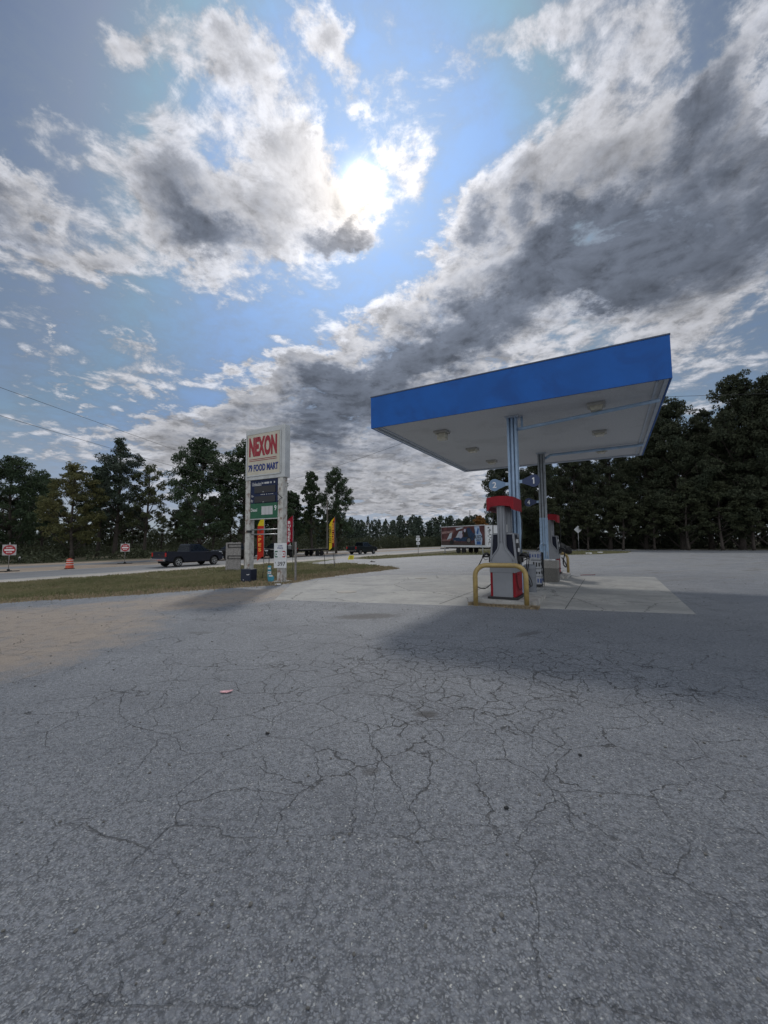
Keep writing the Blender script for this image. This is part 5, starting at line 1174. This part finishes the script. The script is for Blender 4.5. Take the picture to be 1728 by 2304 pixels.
RIGHT = [('brown2', 1140, 60, 14.2, 1.1, 'leftmost oak of the right woods, its ragged edge behind the near pump'), ('brown', 1215, 64, 16.5, .85, 'second oak from the left in the right woods, behind the far column'),
 ('brown2', 1290, 64, 18.0, .9, 'oak behind the far pump and the diamond sign'), ('brown2', 1372, 61, 18.0, .85, 'thin-topped oak under the far right canopy corner'), ('brown', 1452, 60, 19.2, .85, 'oak right below the canopy corner'),
 ('brown', 1532, 56, 22.0, .86, 'tall oak just right of the canopy'), ('brown2', 1596, 57, 20.6, .85, 'slightly lower oak in the dip of the right skyline'), ('brown', 1668, 53, 24.2, .86, 'tallest oak with the domed top near the right edge'), ('brown2', 1748, 50, 22.6, .98, 'oak cut by the right edge of the photo')]
for i, (k, px, D, h, w, lb) in enumerate(RIGHT): tree(k, 'oak_tree', X(px, D), D, h, lb, i * 1.9, w, GR, -1 if i % 2 else 1)
RB = [(1180, 74, 15), (1255, 78, 16), (1330, 76, 17), (1410, 74, 17), (1490, 72, 18), (1570, 68, 20), (1640, 66, 20), (1715, 64, 21), (1800, 58, 22)]
RW = ['behind the near column', 'behind the number 4 plate', 'above the diamond sign', 'below the canopy back edge', 'below the canopy right corner', 'right of the canopy, behind', 'in the dip, behind', 'behind the domed oak', 'just outside the right edge']
for i, (px, D, h) in enumerate(RB): tree('oak2' if i % 2 else 'brown', 'oak_tree', X(px, D), D, h, f'back-row dark tree {RW[i]}', i * 2.3 + 1, 1.0, 'back row of the right woods')
RF = [(1150, 63, 7), (1235, 60, 8), (1320, 59, 7.5), (1400, 57, 8.5), (1470, 56, 8), (1545, 53, 9), (1620, 51, 9), (1690, 50, 8.5)]
FW = ['beneath the leftmost oak', 'behind the far pump', 'beside the diamond sign', 'right of the diamond sign', 'below the canopy corner', 'first right of the canopy', 'second right of the canopy', 'nearest the right edge']
for i, (px, D, h) in enumerate(RF): tree('under', 'understory_tree', X(px, D), D, h, f'low bushy tree at the wood edge {FW[i]}', i * 1.1, 1.1, 'low trees at the wood edge')
tree('autumn', 'autumn_tree', X(1078, 118), 118, 9.6, 'small orange-tinged tree above the mural trailer', 1, 1.1)
tree('under', 'deciduous_tree', X(1052, 108), 108, 8.2, 'rounded green tree left of the orange one, above the mural trailer', 3, 1.3)

# woods and brush that read as one mass
def mass(name, label, spots, size, m, seed, per):
    rg = np.random.default_rng(seed); P = []
    for (x, y, z0, h, r, cone) in spots:
        k = int(per * r * h); u = rg.uniform(0, 1, k); ang = rg.uniform(0, 2 * math.pi, k)
        env = (1 - u) ** .6 * (.35 + .65 * np.minimum(1, u * 6)) if cone else np.sqrt(np.maximum(0, 1 - (2 * u - .75) ** 2 / 1.6))
        rr = r * env * rg.uniform(.3, 1, k) ** .5 * (1 + .25 * np.sin(ang * 3 + x))
        P.append(np.stack([x + rr * np.cos(ang), y + rr * np.sin(ang), z0 + h * u], 1))
    me = leaves_mesh(name, np.concatenate(P), size, m, seed); o = bpy.data.objects.new(name, me); COL.objects.link(o); return tag(o, label, kind='stuff')
rg = random.Random(21)
sp = []
for i in range(210):
    x = rg.uniform(-60, 90); y = 165 + rg.uniform(-8, 25); hh = 11.2 + 1.6 * mnoise.noise((x * .05, 0, 3)) + rg.uniform(-1.6, 1.0); sp.append((x, y, .0, hh, rg.uniform(1.6, 2.6), rg.random() < .5))
mass('distant_woods', 'long even line of dark pines along the horizon', sp, .75, M['leafpine'], 31, 20)
sp = []
for i in range(170):
    s = rg.uniform(20, 190); q = -54.5 + rg.uniform(-5, 0); x, y = road(q, s); sp.append((x, y, -.55, rg.uniform(2.2, 4.2) * (1 if s > 75 else .35), rg.uniform(1.3, 2.4), False))
for i in range(150):
    s = rg.uniform(-10, 80); q = -66 + rg.uniform(-26, 0); x, y = road(q, s); sp.append((x, y, -.55, rg.uniform(.6, 2.2), rg.uniform(1.3, 2.4), False))
mass('roadside_brush', 'scrubby green brush along the far side of the highway', sp, .26, M['leafunder'], 32, 80)
sp = []
for i in range(150):
    f = rg.random(); x = 22 + f * 52; y = 73 - f * 24 + rg.uniform(0, 9); sp.append((x, y, 0, rg.uniform(1.2, 4.8), rg.uniform(1.4, 2.4), False))
mass('wood_undergrowth', 'dark undergrowth along the foot of the right woods', sp, .26, M['leafbrown'], 33, 90)

sp = []
for i in range(330):
    s = rg.uniform(-25, 135); q = rg.uniform(-118, -88); x, y = road(q, s); sp.append((x, y, -.55, rg.uniform(3.0, 6.5), rg.uniform(1.8, 3.0), rg.random() < .3))
mass('background_woods', 'dim woods closing the view beyond the trees across the highway', sp, .36, M['leafunder'], 34, 42)
# grass
def blades(name, label, sampler, n, h0, m, seed, wid=.012):
    rg = np.random.default_rng(seed); P = []
    while len(P) < n:
        x, y = sampler(rg)
        if x is None: continue
        P.append((x, y, H(x, y)))
    P = np.array(P); n = len(P)
    cl_ = np.array([mnoise.noise((p[0] * 1.1, p[1] * 1.1, 0)) for p in P]); hh = h0 * rg.uniform(.4, 1.2, n) * (1 + .7 * cl_); dist = np.maximum(1, P[:, 1] / 14)
    ang = rg.uniform(0, 2 * math.pi, n); w = wid * rg.uniform(.6, 1.4, n) * dist; lean = rg.normal(size=(n, 2)) * hh[:, None] * .45
    dx = np.stack([np.cos(ang) * w, np.sin(ang) * w, np.zeros(n)], 1); top = P + np.stack([lean[:, 0], lean[:, 1], hh], 1)
    mid = P + np.stack([lean[:, 0] * .35, lean[:, 1] * .35, hh * .55], 1)
    v = np.stack([P - dx, P + dx, mid + dx * .7, top, mid - dx * .7], 1).reshape(-1, 3)
    me = bpy.data.meshes.new(name); me.vertices.add(5 * n); me.vertices.foreach_set('co', v.ravel().astype(np.float32))
    me.loops.add(5 * n); me.loops.foreach_set('vertex_index', np.arange(5 * n, dtype=np.int32)); me.polygons.add(n)
    me.polygons.foreach_set('loop_start', np.arange(0, 5 * n, 5, dtype=np.int32)); me.polygons.foreach_set('loop_total', np.full(n, 5, dtype=np.int32))
    me.update(calc_edges=True); me.materials.append(m); o = bpy.data.objects.new(name, me); COL.objects.link(o); return tag(o, label, kind='stuff')
VERGE = dict((n, p) for n, p, m in REG)['grass_verge']
def s_verge(rg):
    y = rg.uniform(9, 39) if rg.random() < .5 else rg.uniform(9, 24); x = rg.uniform(-27, 1.0)
    if abs(x) > y * 1.02 + 1 or not inside((x, y), VERGE): return None, None
    return x, y
def edge_q(y): return min(-13.7 + .85 * (y - 10.5), -10.6)
def s_green(rg):
    x, y = s_verge(rg)
    if x is None: return None, None
    k = tt(x, y) - edge_q(y) + 1.5 * mnoise.noise((x * .5, y * .5, 4))
    if k > -1.3 and rg.random() < .8: return None, None
    if mnoise.noise((x * .8, y * .8, 9)) > .25 and rg.random() < .6: return None, None
    return x, y
blades('verge_grass', 'short green grass on the sloping verge below the highway', s_green, 85000, .095, M['blade'], 41)
def s_edge(rg):
    x, y = s_verge(rg)
    if x is None: return None, None
    q = tt(x, y)
    if q < edge_q(y) - 1.5 - 1.2 * mnoise.noise((x * .6, y * .6, 2)) and rg.random() > .22: return None, None
    return x + rg.normal() * .10, y + rg.normal() * .16
blades('dry_verge_grass', 'straw-coloured dry grass along the edge of the asphalt', s_edge, 40000, .06, M['straw'], 42)
def s_isl(rg):
    u = rg.uniform(2.95, 4.5); v = -.50 + rg.normal() * .085
    x, y, _ = cl(u, v); return x, y
blades('island_weeds', 'dry weeds along the front edge of the near pump island', s_isl, 3200, .065, M['straw'], 43, .005)
def s_far(rg):
    if rg.random() < .5: x, y = rg.uniform(15, 30), rg.uniform(40, 54); ok = region(x, y) == 'grass_island'
    else: x, y = rg.uniform(-3, 18), rg.uniform(41, 60); ok = region(x, y) == 'ground'
    return (x, y) if ok else (None, None)
blades('far_grass', 'rough grass round the mural trailer and the far island', s_far, 9000, .12, M['blade'], 44, .012)
